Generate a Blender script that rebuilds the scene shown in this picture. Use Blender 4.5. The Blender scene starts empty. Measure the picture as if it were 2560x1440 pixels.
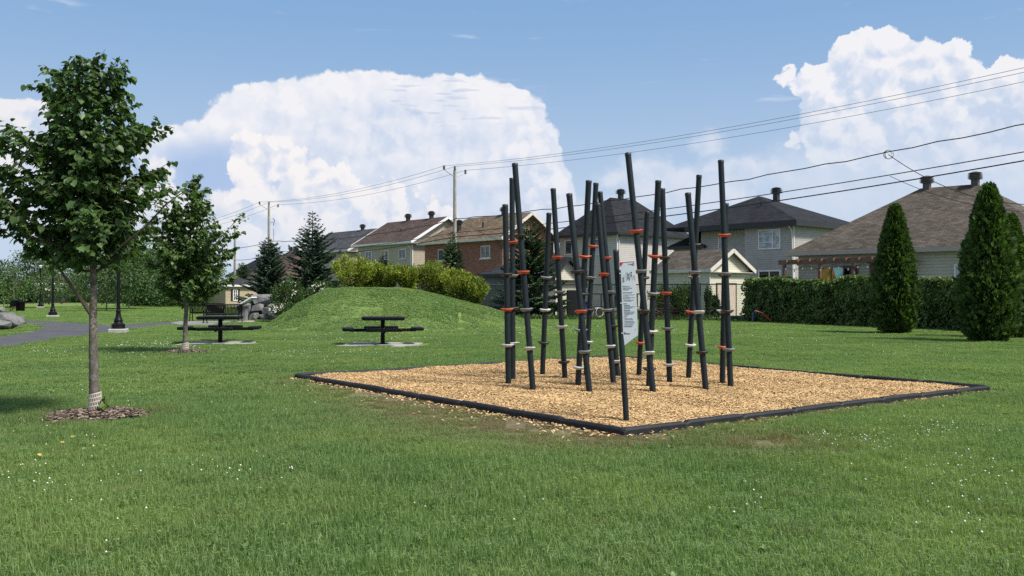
import bpy, bmesh, math, random
import numpy as np
from mathutils import Vector, Matrix

random.seed(7)
rng = np.random.default_rng(7)
SC = bpy.context.scene
COL = SC.collection
R = math.radians
FPX, HY, CAMH = 2250.0, 733.0, 1.5          # focal length in photo pixels, horizon row, eye height

# ------------------------------------------------------------------ camera
cam = bpy.data.cameras.new('camera')
cam.sensor_width = 36.0
cam.lens = FPX / 2560.0 * 36.0
cam.clip_start, cam.clip_end = 0.05, 3000.0
camo = bpy.data.objects.new('camera', cam)
camo.location = (0, 0, CAMH)
camo.rotation_euler = (R(90) + math.atan((HY - 720.0) / FPX), 0, 0)
COL.objects.link(camo)
SC.camera = camo

# ------------------------------------------------------------------ exposure
SC.view_settings.view_transform = 'Standard'
SC.view_settings.look = 'None'
SC.view_settings.gamma = 1.0
SC.view_settings.use_curve_mapping = False
SC.view_settings.exposure = EXPOSURE = 0.92
SC.cycles.max_bounces = 6
SC.cycles.transparent_max_bounces = 8
SC.cycles.use_denoising = False

# ------------------------------------------------------------------ sun
SUN_EL, SUN_AZ = R(54), R(118)               # azimuth measured clockwise from +Y
sd = Vector((math.sin(SUN_AZ) * math.cos(SUN_EL), math.cos(SUN_AZ) * math.cos(SUN_EL), math.sin(SUN_EL)))
sun = bpy.data.lights.new('sun', 'SUN')
sun.energy = 3.2
sun.angle = R(10.0)
sun.color = (1.0, 0.95, 0.87)
suno = bpy.data.objects.new('sun', sun)
suno.rotation_euler = sd.to_track_quat('Z', 'Y').to_euler()
suno.location = (30, -20, 40)
COL.objects.link(suno)

# ------------------------------------------------------------------ node helpers
class NT:
    """small helper for writing node expressions"""
    def __init__(s, tree):
        s.t = tree; s.n = tree.nodes; s.l = tree.links
    def put(s, sock, v):
        if v is None: return
        if isinstance(v, bpy.types.NodeSocket): s.l.new(v, sock)
        else:
            try: sock.default_value = v
            except Exception:
                sock.default_value = (v[0], v[1], v[2], 1.0) if hasattr(v, '__len__') else (v, v, v)
    def m(s, op, a, b=None, c=None, clamp=False):
        n = s.n.new('ShaderNodeMath'); n.operation = op; n.use_clamp = clamp
        s.put(n.inputs[0], a); s.put(n.inputs[1], b); s.put(n.inputs[2], c)
        return n.outputs[0]
    def v(s, op, a, b=None, scale=None):
        n = s.n.new('ShaderNodeVectorMath'); n.operation = op
        s.put(n.inputs[0], a); s.put(n.inputs[1], b)
        if scale is not None: s.put(n.inputs['Scale'], scale)
        return n.outputs['Value'] if op in ('LENGTH', 'DOT_PRODUCT', 'DISTANCE') else n.outputs[0]
    def comb(s, x, y, z):
        n = s.n.new('ShaderNodeCombineXYZ')
        for i, q in enumerate((x, y, z)): s.put(n.inputs[i], q)
        return n.outputs[0]
    def sep(s, a):
        n = s.n.new('ShaderNodeSeparateXYZ'); s.put(n.inputs[0], a)
        return n.outputs
    def noise(s, vec, scale, detail=4, rough=0.55, col=False, dist=0.0):
        n = s.n.new('ShaderNodeTexNoise'); s.put(n.inputs['Vector'], vec)
        n.inputs['Scale'].default_value = scale; n.inputs['Detail'].default_value = detail
        n.inputs['Roughness'].default_value = rough; n.inputs['Distortion'].default_value = dist
        return n.outputs['Color' if col else 'Fac']
    def vor(s, vec, scale, detail=0, smooth=None, rand=1.0, out='Distance', feature=None, rough=0.5):
        n = s.n.new('ShaderNodeTexVoronoi'); s.put(n.inputs['Vector'], vec)
        if smooth is not None: n.feature = 'SMOOTH_F1'; n.inputs['Smoothness'].default_value = smooth
        if feature: n.feature = feature
        n.inputs['Scale'].default_value = scale
        if 'Detail' in n.inputs and detail: n.inputs['Detail'].default_value = detail; n.inputs['Roughness'].default_value = rough
        n.inputs['Randomness'].default_value = rand
        return n.outputs[out]
    def ss(s, x, a, b, lo=0.0, hi=1.0, lin=False):
        n = s.n.new('ShaderNodeMapRange'); n.interpolation_type = 'LINEAR' if lin else 'SMOOTHSTEP'
        s.put(n.inputs['Value'], x); s.put(n.inputs['From Min'], a); s.put(n.inputs['From Max'], b)
        s.put(n.inputs['To Min'], lo); s.put(n.inputs['To Max'], hi)
        return n.outputs[0]
    def mix(s, f, a, b, mode='MIX'):
        n = s.n.new('ShaderNodeMix'); n.data_type = 'RGBA'; n.blend_type = mode
        s.put(n.inputs[0], f)
        for sock, q in ((n.inputs[6], a), (n.inputs[7], b)):
            if isinstance(q, bpy.types.NodeSocket): s.l.new(q, sock)
            else: sock.default_value = (q[0], q[1], q[2], 1.0)
        return n.outputs[2]
    def bump(s, h, strength=0.3, dist=0.02, normal=None):
        n = s.n.new('ShaderNodeBump'); s.put(n.inputs['Height'], h)
        n.inputs['Strength'].default_value = strength; n.inputs['Distance'].default_value = dist
        if normal is not None: s.put(n.inputs['Normal'], normal)
        return n.outputs[0]
    def attr(s, name, typ='GEOMETRY', out='Fac'):
        n = s.n.new('ShaderNodeAttribute'); n.attribute_name = name; n.attribute_type = typ
        return n.outputs[out]
    def coord(s, which='Object'):
        return s.n.new('ShaderNodeTexCoord').outputs[which]
    def pos(s):
        return s.n.new('ShaderNodeNewGeometry').outputs['Position']

# ------------------------------------------------------------------ sky with towering clouds
world = bpy.data.worlds.new('World'); SC.world = world
world.use_nodes = True
world.cycles.sampling_method = 'MANUAL'; world.cycles.sample_map_resolution = 1024
wt = world.node_tree; wt.nodes.clear()
W = NT(wt)
SKY_STRENGTH = 0.075
sky = wt.nodes.new('ShaderNodeTexSky')
sky.sky_type = 'NISHITA'; sky.sun_disc = False
sky.sun_elevation = SUN_EL; sky.sun_rotation = SUN_AZ
sky.altitude = 60; sky.air_density = 1.0; sky.dust_density = 1.6; sky.ozone_density = 1.6
dirv = W.coord('Generated')
dx, dy, dz = W.sep(dirv)
az = W.m('ARCTAN2', dx, dy)
el = W.m('ARCSINE', dz)
pp = W.comb(az, el, 0.0)

def ae(x, y):
    u = math.atan((x - 1280) / FPX)
    return u, math.atan((HY - y) / FPX * math.cos(u))

def blob_field(pw, blobs):
    F = None
    for (x, y, rx, ry) in blobs:
        u, w = ae(x, y)
        d = W.v('SUBTRACT', pw, (u, w, 0))
        d = W.v('MULTIPLY', d, (FPX / rx, FPX / ry, 0))
        f = W.m('SUBTRACT', 1.0, W.v('LENGTH', d))
        f = W.m('MULTIPLY', f, min(rx, ry) / 100.0)
        F = f if F is None else W.m('SMOOTH_MAX', F, f, 0.12)
    return F

def vor2(vec, scale, detail):
    n = wt.nodes.new('ShaderNodeTexVoronoi'); n.voronoi_dimensions = '2D'; W.put(n.inputs['Vector'], vec)
    n.inputs['Scale'].default_value = scale; n.inputs['Detail'].default_value = detail; n.inputs['Roughness'].default_value = 0.6
    return W.m('SUBTRACT', 0.50, n.outputs['Distance'])
def noise2(vec, scale, detail, rough=0.55, col=False):
    n = wt.nodes.new('ShaderNodeTexNoise'); n.noise_dimensions = '2D'; W.put(n.inputs['Vector'], vec)
    n.inputs['Scale'].default_value = scale; n.inputs['Detail'].default_value = detail; n.inputs['Roughness'].default_value = rough
    return n.outputs['Color' if col else 'Fac']
HALF = (0.5, 0.5, 0.5)
N1 = W.v('SUBTRACT', noise2(W.v('ADD', pp, (5.1, 2.3, 0)), 10, 2, 0.5, True), HALF)
N2 = W.v('SUBTRACT', noise2(W.v('ADD', pp, (1.7, 7.9, 0)), 42, 4, 0.62, True), HALF)
QB = W.v('ADD', pp, W.v('SCALE', N2, scale=0.022))
B0 = vor2(QB, 26, 2.0)                                   # cauliflower billows
B1 = vor2(W.v('ADD', QB, (0.008, 0.011, 0)), 26, 2.0)    # the same, a step towards the light
REL = W.m('SUBTRACT', B0, B1)
NB = W.m('SUBTRACT', noise2(pp, 13, 4), 0.5)

def cloud_layer(base, blobs, warp=(0.03, 0.014), bamp=0.5, soft=0.16, light=None, shade=None, gain=1.2, bias=0.6, nb=0.8, opac=1.0, fade=None, edge=0.28, top=None):
    pw = W.v('ADD', pp, W.v('SCALE', N1, scale=warp[0]))
    pw = W.v('ADD', pw, W.v('SCALE', N2, scale=warp[1]))
    pw = W.v('MULTIPLY', pw, (1, 1, 0))
    F = blob_field(pw, blobs)
    F2 = W.m('ADD', F, W.m('MULTIPLY', B0, bamp))
    alpha = W.ss(F2, 0.0, soft)
    sh = W.m('ADD', W.m('MULTIPLY', REL, gain), W.m('MULTIPLY', NB, nb))
    sh = W.m('ADD', sh, W.ss(F2, 0.0, 0.8, edge, 0.0))
    if top is not None: sh = W.m('ADD', sh, W.ss(el, ae(1280, top[0])[1], ae(1280, top[1])[1], -0.22, 0.22))
    sh = W.m('ADD', sh, bias, clamp=True)
    c = W.mix(sh, tuple(k / SKY_STRENGTH for k in shade), tuple(k / SKY_STRENGTH for k in light))
    if opac != 1.0: alpha = W.m('MULTIPLY', alpha, opac)
    if fade is not None: alpha = W.m('MULTIPLY', alpha, fade)
    return W.mix(alpha, base, c)

LV = 1.0 / (2 ** EXPOSURE)                    # the radiances below are as displayed, divided by the exposure
def lum(c): return tuple(k * LV for k in c)
def lumS(c): return tuple(k * LV / SKY_STRENGTH for k in c)
base = W.mix(1.0, sky.outputs[0], (1.02, 0.98, 0.98), 'MULTIPLY')
# pale humid air low over the horizon, all the way round
base = W.mix(W.ss(el, 0.9, 0.30, 0.2, 0.9), base, W.mix(W.ss(el, 0.02, 0.34), lumS((0.54, 0.665, 0.84)), lumS((0.235, 0.425, 0.705))))
# scattered cumulus in the rest of the sky
q = W.v('MULTIPLY', dirv, (1, 1, 1.6))
gen = W.noise(q, 2.1, 4, 0.6)
side = W.ss(W.m('ABSOLUTE', az), 0.62, 0.85)
ga = W.m('MULTIPLY', W.ss(gen, 0.50, 0.64), W.m('MAXIMUM', side, W.ss(el, 0.42, 0.6)))
ga = W.m('MULTIPLY', ga, W.ss(el, -0.02, 0.05))
base = W.mix(ga, base, W.mix(W.ss(gen, 0.5, 0.75), lumS((0.92, 0.92, 0.94)), lumS((0.70, 0.75, 0.85))))
WH, SHD, WARM = lum((0.89, 0.89, 0.93)), lum((0.60, 0.69, 0.85)), lum((0.90, 0.875, 0.895))
# far anvil, smooth
base = cloud_layer(base, [(810, 325, 300, 145), (990, 310, 350, 140), (1200, 330, 190, 140), (590, 395, 240, 105), (900, 520, 480, 190), (1290, 470, 160, 200),
                          (1240, 620, 330, 150), (760, 240, 170, 62), (960, 205, 150, 42), (1120, 230, 220, 48)],
                   warp=(0.022, 0.008), bamp=0.17, soft=0.08, light=WH, shade=SHD, gain=0.55, bias=0.50, nb=1.2, edge=0.25, top=(520, 190))
base = cloud_layer(base, [(1330, 380, 75, 140), (1370, 450, 70, 100), (1310, 285, 70, 50), (1240, 222, 100, 34)],
                   warp=(0.018, 0.012), bamp=0.35, soft=0.25, light=WH, shade=SHD, gain=1.3, bias=0.68, opac=0.75)
# blue gap under the anvil at the left
slot = W.v('LENGTH', W.v('MULTIPLY', W.v('SUBTRACT', W.v('ADD', pp, W.v('SCALE', N1, scale=0.04)), (ae(520, 440)[0], ae(520, 440)[1], 0)), (FPX / 170, FPX / 90, 0)))
base = W.mix(W.m('MULTIPLY', W.ss(slot, 1.15, 0.2), 0.95), base, lumS((0.40, 0.54, 0.80)))
# left clouds
base = cloud_layer(base, [(390, 460, 85, 66), (455, 510, 90, 62), (565, 515, 55, 62), (360, 560, 160, 90), (480, 590, 200, 60), (60, 330, 120, 90), (20, 420, 140, 130), (180, 520, 200, 100)],
                   warp=(0.016, 0.010), bamp=0.35, soft=0.16, light=WARM, shade=SHD, gain=1.4, bias=0.60, opac=0.92)
# near cumulus tower in the middle
base = cloud_layer(base, [(655, 398, 96, 80), (640, 455, 85, 66), (735, 425, 105, 70), (810, 460, 125, 66), (910, 490, 160, 58), (770, 520, 150, 85), (900, 560, 210, 85), (1030, 580, 180, 80),
                          (730, 600, 130, 80), (1010, 640, 260, 80)],
                   warp=(0.013, 0.012), bamp=0.34, soft=0.07, light=lum((0.94, 0.91, 0.915)), shade=lum((0.66, 0.725, 0.86)), gain=1.5, bias=0.66, nb=0.7, edge=0.2)
# right clouds
base = cloud_layer(base, [(1770, 360, 95, 55), (1640, 420, 160, 60), (1560, 450, 120, 55), (1720, 470, 280, 90), (1500, 560, 220, 100), (1850, 420, 160, 50)],
                   warp=(0.020, 0.010), bamp=0.3, soft=0.5, light=lum((0.80, 0.82, 0.90)), shade=lum((0.60, 0.69, 0.85)), gain=0.8, bias=0.5, opac=0.7)
base = cloud_layer(base, [(2150, 450, 350, 150), (2560, 430, 240, 150), (2300, 330, 220, 120)], warp=(0.03, 0.01), bamp=0.2, soft=0.9,
                   light=lum((0.74, 0.79, 0.89)), shade=lum((0.58, 0.68, 0.85)), gain=0.4, bias=0.45, opac=0.8)
base = cloud_layer(base, [(2180, 195, 150, 130), (2045, 208, 100, 64), (2330, 210, 125, 115), (2440, 255, 150, 105), (2550, 220, 100, 95), (2200, 290, 230, 130), (2450, 360, 260, 120), (2700, 300, 260, 160)],
                   warp=(0.016, 0.012), bamp=0.36, soft=0.07, light=WH, shade=SHD, gain=1.5, bias=0.60, top=(330, 130),
                   fade=W.ss(el, ae(2200, 520)[1], ae(2200, 220)[1]))
# thin grey streaks across the anvil and a few high wisps
st = noise2(W.v('MULTIPLY', pp, (1, 7.5, 1)), 22, 3, 0.5)
reg = W.v('LENGTH', W.v('MULTIPLY', W.v('SUBTRACT', pp, (ae(1150, 245)[0], ae(1150, 245)[1], 0)), (FPX / 270, FPX / 80, 0)))
sa = W.m('MULTIPLY', W.ss(st, 0.58, 0.68), W.ss(reg, 1.1, 0.6))
base = W.mix(W.m('MULTIPLY', sa, 0.42), base, lumS((0.44, 0.55, 0.76)))
wi = noise2(W.v('MULTIPLY', W.v('ADD', pp, (3.3, 1.1, 0)), (1, 6.0, 1)), 9, 4, 0.55)
wa = W.m('MULTIPLY', W.ss(wi, 0.68, 0.84), W.ss(el, 0.14, 0.22))
base = W.mix(W.m('MULTIPLY', wa, 0.35), base, lumS((0.78, 0.82, 0.92)))
# haze swallows the cloud bases
base = W.mix(W.ss(el, 0.15, -0.03, 0.0, 0.78), base, lumS((0.58, 0.68, 0.83)))
bg = wt.nodes.new('ShaderNodeBackground'); bg.inputs[1].default_value = SKY_STRENGTH
wt.links.new(base, bg.inputs[0])
wo = wt.nodes.new('ShaderNodeOutputWorld'); wt.links.new(bg.outputs[0], wo.inputs[0])

# ------------------------------------------------------------------ placing helpers
def P(x, y, d):
    """point at depth d seen at photo pixel x, y"""
    return Vector(((x - 1280) / FPX * d, d, CAMH + (HY - y) / FPX * d))
def G(x, y, z=0.0):
    """ground point (height z) seen at photo pixel x, y"""
    d = FPX * (CAMH - z) / (y - HY)
    return Vector(((x - 1280) / FPX * d, d, z))

def mound_z(x, y):
    """height of the grassy mound; numpy friendly"""
    x = np.asarray(x, float); y = np.asarray(y, float)
    u = (x + 7.3); v = (y - 41.0)
    rx = np.where(u < 0, 4.0, 9.6)
    ry = np.where(v < 0, 7.5, 7.0)
    r = np.sqrt((u / rx) ** 2 + (v / ry) ** 2)
    r = np.clip((r - .17) / .83, 0, 1) + .055 * np.sin(x * 1.1 + 2) * np.sin(y * .9) * (r < .95) * (r > .15)
    r = np.clip(r, 0, 1)
    return 1.70 * (0.5 + 0.5 * np.cos(np.pi * r ** 1.12))

# ------------------------------------------------------------------ materials
MATS = {}
def mat(name, col, rough=0.6, var=0.15, scale=6.0, bump=0.0, bscale=None, metal=0.0, spec=0.5, coord='Object', col2=None, bdist=0.01):
    if name in MATS: return MATS[name]
    m = bpy.data.materials.new(name); m.use_nodes = True
    t = NT(m.node_tree); b = m.node_tree.nodes['Principled BSDF']
    v = t.coord(coord)
    n = t.noise(v, scale, 6, 0.6)
    n2 = t.noise(v, scale * 7.3, 4, 0.6)
    f = t.ss(t.m('ADD', t.m('MULTIPLY', n, 0.7), t.m('MULTIPLY', n2, 0.3)), 0.3, 0.7)
    lo = tuple(k * (1 - var) for k in col); hi = col2 if col2 else tuple(min(1, k * (1 + var)) for k in col)
    t.l.new(t.mix(f, lo, hi), b.inputs['Base Color'])
    t.put(b.inputs['Roughness'], t.ss(n2, 0.2, 0.8, max(0.05, rough - 0.08), min(1, rough + 0.08)))
    b.inputs['Metallic'].default_value = metal
    b.inputs['Specular IOR Level'].default_value = spec
    if bump: t.l.new(t.bump(t.noise(v, bscale or scale * 5, 5, 0.65), bump, bdist), b.inputs['Normal'])
    MATS[name] = m
    return m

def foliage(name, c0, c1, trans=0.35, rough=0.5, dark=0.75, nscale=0.9, tint=(1.25, 1.35, 0.6)):
    """leaf material: each leaf its own tint from the attribute rnd, light passes through"""
    if name in MATS: return MATS[name]
    m = bpy.data.materials.new(name); m.use_nodes = True
    t = NT(m.node_tree); b = m.node_tree.nodes['Principled BSDF']
    f = t.attr('rnd')
    c = t.mix(f, c0, c1)
    nn = t.ss(t.noise(t.pos(), nscale, 3), 0.3, 0.7, dark, 1.15)
    c = t.mix(1.0, c, t.comb(nn, nn, nn), 'MULTIPLY')
    t.l.new(c, b.inputs['Base Color'])
    b.inputs['Roughness'].default_value = rough
    b.inputs['Specular IOR Level'].default_value = 0.35
    tr = m.node_tree.nodes.new('ShaderNodeBsdfTranslucent')
    t.l.new(t.mix(1.0, c, tint, 'MULTIPLY'), tr.inputs[0])
    mx = m.node_tree.nodes.new('ShaderNodeMixShader'); mx.inputs[0].default_value = trans
    t.l.new(b.outputs[0], mx.inputs[1]); t.l.new(tr.outputs[0], mx.inputs[2])
    t.l.new(mx.outputs[0], m.node_tree.nodes['Material Output'].inputs[0])
    MATS[name] = m
    return m

def siding(name, col, course=0.15):
    """vinyl lap siding: flat surface, the shade under each lap painted into the colour"""
    if name in MATS: return MATS[name]
    m = bpy.data.materials.new(name); m.use_nodes = True
    t = NT(m.node_tree); b = m.node_tree.nodes['Principled BSDF']
    v = t.coord('Object'); x, y, z = t.sep(v)
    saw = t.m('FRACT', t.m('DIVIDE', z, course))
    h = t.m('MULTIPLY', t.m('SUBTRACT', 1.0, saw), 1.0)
    lap_shade = t.ss(saw, 0.66, 0.92)
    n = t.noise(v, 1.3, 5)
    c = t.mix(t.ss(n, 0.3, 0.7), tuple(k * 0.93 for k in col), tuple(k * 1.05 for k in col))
    c = t.mix(t.m('MULTIPLY', lap_shade, 0.55), c, tuple(k * 0.40 for k in col))  # shadow under the lap above, painted as a darker band on each course
    t.l.new(c, b.inputs['Base Color']); b.inputs['Roughness'].default_value = 0.55
    MATS[name] = m
    return m

def shingles(name, col, course=0.14, var=0.35):
    if name in MATS: return MATS[name]
    m = bpy.data.materials.new(name); m.use_nodes = True
    t = NT(m.node_tree); b = m.node_tree.nodes['Principled BSDF']
    uv = t.coord('UV')
    br = m.node_tree.nodes.new('ShaderNodeTexBrick'); t.l.new(uv, br.inputs['Vector'])
    br.inputs['Scale'].default_value = 1.0; br.inputs['Brick Width'].default_value = 0.30; br.inputs['Row Height'].default_value = course
    br.inputs['Mortar Size'].default_value = 0.012; br.inputs['Mortar Smooth'].default_value = 0.2; br.offset = 0.37; br.inputs['Bias'].default_value = 0.0
    br.inputs['Color1'].default_value = (*[k * (1 - var) for k in col], 1); br.inputs['Color2'].default_value = (*[k * (1 + var) for k in col], 1)
    br.inputs['Mortar'].default_value = (*[k * 0.4 for k in col], 1)
    n = t.noise(t.coord('Object'), 0.9, 5)
    k = t.ss(n, 0.3, 0.7, 0.82, 1.15)
    g = t.ss(t.noise(uv, 160, 2), 0.25, 0.75, 0.75, 1.25)
    k = t.m('MULTIPLY', k, g)
    t.l.new(t.mix(1.0, br.outputs['Color'], t.comb(k, k, k), 'MULTIPLY'), b.inputs['Base Color'])
    b.inputs['Roughness'].default_value = 0.9; b.inputs['Specular IOR Level'].default_value = 0.2
    t.l.new(t.bump(t.noise(uv, 40, 3), 0.15, 0.01), b.inputs['Normal'])
    MATS[name] = m
    return m

def brickmat(name, col, mortar):
    if name in MATS: return MATS[name]
    m = bpy.data.materials.new(name); m.use_nodes = True
    t = NT(m.node_tree); b = m.node_tree.nodes['Principled BSDF']
    v = t.coord('Object'); x, y, z = t.sep(v)
    vec = t.comb(t.m('ADD', x, y), z, 0.0)
    br = m.node_tree.nodes.new('ShaderNodeTexBrick'); t.l.new(vec, br.inputs['Vector'])
    br.inputs['Scale'].default_value = 1.0; br.inputs['Brick Width'].default_value = 0.26; br.inputs['Row Height'].default_value = 0.085
    br.inputs['Mortar Size'].default_value = 0.010; br.inputs['Bias'].default_value = -0.1
    br.inputs['Color1'].default_value = (*[k * 0.6 for k in col], 1); br.inputs['Color2'].default_value = (col[0] * 1.25, col[1] * 1.15, col[2] * 1.1, 1)
    br.inputs['Mortar'].default_value = (*mortar, 1)
    t.l.new(br.outputs['Color'], b.inputs['Base Color']); b.inputs['Roughness'].default_value = 0.85
    MATS[name] = m
    return m

def glassmat(name, tint=(0.05, 0.06, 0.07)):
    if name in MATS: return MATS[name]
    m = bpy.data.materials.new(name); m.use_nodes = True
    b = m.node_tree.nodes['Principled BSDF']; t = NT(m.node_tree)
    n = t.noise(t.coord('Object'), 2.2, 3)
    t.l.new(t.mix(t.ss(n, 0.35, 0.65), tuple(k * 0.6 for k in tint), tuple(k * 1.4 for k in tint)), b.inputs['Base Color'])
    b.inputs['Roughness'].default_value = 0.06; b.inputs['Specular IOR Level'].default_value = 0.8
    MATS[name] = m
    return m

# ------------------------------------------------------------------ mesh helpers
def mesh_np(name, V, faces, mats=None, rnd=None, smooth=False):
    """mesh from numpy: V (n,3); faces: list of (k, c) index arrays"""
    me = bpy.data.meshes.new(name)
    V = np.asarray(V, np.float32)
    me.vertices.add(len(V)); me.vertices.foreach_set('co', V.ravel())
    faces = [np.asarray(f, np.int32) for f in faces if len(f)]
    loops = np.concatenate([f.ravel() for f in faces])
    counts = np.concatenate([np.full(len(f), f.shape[1], np.int32) for f in faces])
    starts = np.concatenate([[0], np.cumsum(counts)[:-1]]).astype(np.int32)
    me.loops.add(len(loops)); me.loops.foreach_set('vertex_index', loops)
    me.polygons.add(len(counts)); me.polygons.foreach_set('loop_start', starts)
    try: me.polygons.foreach_set('loop_total', counts)
    except Exception: pass
    if smooth: me.polygons.foreach_set('use_smooth', np.ones(len(counts), bool))
    me.update(calc_edges=True)
    if rnd is not None:
        a = me.attributes.new('rnd', 'FLOAT', 'POINT'); a.data.foreach_set('value', np.asarray(rnd, np.float32))
    for m in (mats or []): me.materials.append(m)
    return me

def link(name, me, parent=None, loc=None, rot=None):
    o = bpy.data.objects.new(name, me); COL.objects.link(o)
    if parent is not None: o.parent = parent
    if loc is not None: o.location = loc
    if rot is not None: o.rotation_euler = rot
    return o

def tag(o, label=None, cat=None, group=None, kind=None):
    if label: o['label'] = label
    if cat: o['category'] = cat
    if group: o['group'] = group
    if kind: o['kind'] = kind
    return o

def thing(name, label, cat, loc=(0, 0, 0), rz=0.0, group=None):
    o = bpy.data.objects.new(name, None); COL.objects.link(o)
    o.empty_display_size = 0.2
    o.location = loc; o.rotation_euler = (0, 0, rz)
    return tag(o, label, cat, group)

class MB:
    """collects simple shapes; build() links them as one mesh object"""
    def __init__(s): s.V = []; s.F = []; s.UV = {}
    def add(s, vs, fs):
        k = len(s.V); s.V += [tuple(v) for v in vs]; s.F += [tuple(i + k for i in f) for f in fs]; return s
    def box(s, c, size, rz=0.0, mtx=None, ch=0.0):
        hx, hy, hz = size[0] / 2, size[1] / 2, size[2] / 2
        if ch <= 0:
            pts = [Vector((sx * hx, sy * hy, sz * hz)) for sz in (-1, 1) for sx, sy in ((-1, -1), (1, -1), (1, 1), (-1, 1))]
            fs = [(3, 2, 1, 0), (4, 5, 6, 7), (0, 1, 5, 4), (1, 2, 6, 5), (2, 3, 7, 6), (3, 0, 4, 7)]
        else:                                   # chamfered along the vertical and top/bottom edges
            ch = min(ch, hx * 0.9, hy * 0.9, hz * 0.9); pts = []; fs = []
            for z, k in ((-hz, ch), (-hz + ch, 0), (hz - ch, 0), (hz, ch)):
                X, Y = hx - k, hy - k; q = ch * 0.7
                pts += [Vector(p) for p in ((-X + q, -Y, z), (X - q, -Y, z), (X, -Y + q, z), (X, Y - q, z), (X - q, Y, z), (-X + q, Y, z), (-X, Y - q, z), (-X, -Y + q, z))]
            fs.append(tuple(range(7, -1, -1))); fs.append(tuple(range(24, 32)))
            for r in range(3):
                for i in range(8): j = (i + 1) % 8; fs.append((r * 8 + i, r * 8 + j, r * 8 + 8 + j, r * 8 + 8 + i))
        M = Matrix.Translation(Vector(c)) @ (mtx.to_4x4() if mtx is not None else Matrix.Rotation(rz, 4, 'Z'))
        return s.add([M @ p for p in pts], fs)
    def tube(s, pts, rad, n=8, cap=True):
        pts = [Vector(p) for p in pts]
        rad = [rad] * len(pts) if not hasattr(rad, '__len__') else rad
        vs = []; fs = []; ref = None
        for i, p in enumerate(pts):
            d = (pts[min(i + 1, len(pts) - 1)] - pts[max(i - 1, 0)]).normalized()
            if ref is None: ref = Vector((0, 0, 1)) if abs(d.z) < 0.9 else Vector((1, 0, 0))
            a = d.cross(ref).normalized(); b = d.cross(a).normalized(); ref = -b if False else a.cross(d) * 1.0
            for k in range(n):
                t = 2 * math.pi * k / n
                vs.append(p + (a * math.cos(t) + b * math.sin(t)) * rad[i])
        for i in range(len(pts) - 1):
            for k in range(n):
                j = (k + 1) % n; fs.append((i * n + k, i * n + j, (i + 1) * n + j, (i + 1) * n + k))
        if cap: fs.append(tuple(range(n - 1, -1, -1))); fs.append(tuple((len(pts) - 1) * n + k for k in range(n)))
        return s.add(vs, fs)
    def lathe(s, prof, n=20, o=(0, 0, 0), mtx=None):
        vs = []; fs = []
        for r, z in prof:
            for k in range(n):
                t = 2 * math.pi * k / n; p = Vector((r * math.cos(t), r * math.sin(t), z))
                vs.append((mtx @ p if mtx is not None else p) + Vector(o))
        for i in range(len(prof) - 1):
            for k in range(n):
                j = (k + 1) % n; fs.append((i * n + k, i * n + j, (i + 1) * n + j, (i + 1) * n + k))
        fs.append(tuple(range(n - 1, -1, -1))); fs.append(tuple((len(prof) - 1) * n + k for k in range(n)))
        return s.add(vs, fs)
    def prism(s, poly, z0, z1, mtx=None):
        n = len(poly); ps = [Vector((x, y, z0)) for x, y in poly] + [Vector((x, y, z1)) for x, y in poly]
        if mtx is not None: ps = [mtx @ p for p in ps]
        fs = [tuple(range(n - 1, -1, -1)), tuple(range(n, 2 * n))] + [(i, (i + 1) % n, n + (i + 1) % n, n + i) for i in range(n)]
        return s.add(ps, fs)
    def mesh(s, name, m=None, smooth=False):
        me = bpy.data.meshes.new(name); me.from_pydata(s.V, [], s.F); me.update()
        if m is not None: me.materials.append(m)
        if smooth:
            me.polygons.foreach_set('use_smooth', np.ones(len(me.polygons), bool))
            me.set_sharp_from_angle(angle=R(40))
        return me
    def build(s, name, m=None, parent=None, loc=None, rot=None, smooth=False):
        return link(name, s.mesh(name, m, smooth), parent, loc, rot)

def copy_tree(o, parent=None):
    c = o.copy(); COL.objects.link(c); c.parent = parent
    for ch in o.children: copy_tree(ch, c)
    return c

def pip(x, y, poly):
    """points in polygon, numpy"""
    x = np.asarray(x); y = np.asarray(y); inside = np.zeros(x.shape, bool); n = len(poly); j = n - 1
    for i in range(n):
        xi, yi = poly[i][0], poly[i][1]; xj, yj = poly[j][0], poly[j][1]
        c = ((yi > y) != (yj > y)) & (x < (xj - xi) * (y - yi) / (yj - yi + 1e-12) + xi)
        inside ^= c; j = i
    return inside

def seg_dist(x, y, a, b):
    ax, ay, bx, by = a[0], a[1], b[0], b[1]
    L = (bx - ax) ** 2 + (by - ay) ** 2
    t = np.clip(((x - ax) * (bx - ax) + (y - ay) * (by - ay)) / L, 0, 1)
    return np.hypot(x - ax - t * (bx - ax), y - ay - t * (by - ay))

def unit(a): return a / np.maximum(np.linalg.norm(a, axis=-1, keepdims=True), 1e-9)

HEART = (np.array([(0, 0, 0), (0, .5, -.03), (0, 1, -.14), (.26, -.10, .05), (.48, .22, .10), (.36, .62, .05), (-.26, -.10, .05), (-.48, .22, .10), (-.36, .62, .05)]),
         [np.array([(0, 3, 4, 1), (1, 4, 5, 2), (0, 1, 7, 6), (1, 2, 8, 7)])])
LEAF = (np.array([(0, 0, 0), (.34, .45, .10), (0, 1, -.05), (-.34, .45, .10)]), [np.array([(0, 1, 2), (0, 2, 3)])])
SPRAY = (np.array([(0, 0, 0), (.16, .4, 0), (0, 1, 0), (-.16, .4, 0), (0, .4, .16), (0, .4, -.16)]), [np.array([(0, 1, 2, 3), (0, 4, 2, 5)])])
FAN = (np.array([(0, 0, 0), (.30, .55, .06), (.16, .95, 0), (0, .70, -.04), (-.14, 1.0, 0), (-.32, .6, .05)]), [np.array([(0, 1, 2, 3), (0, 3, 4, 5)])])

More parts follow.
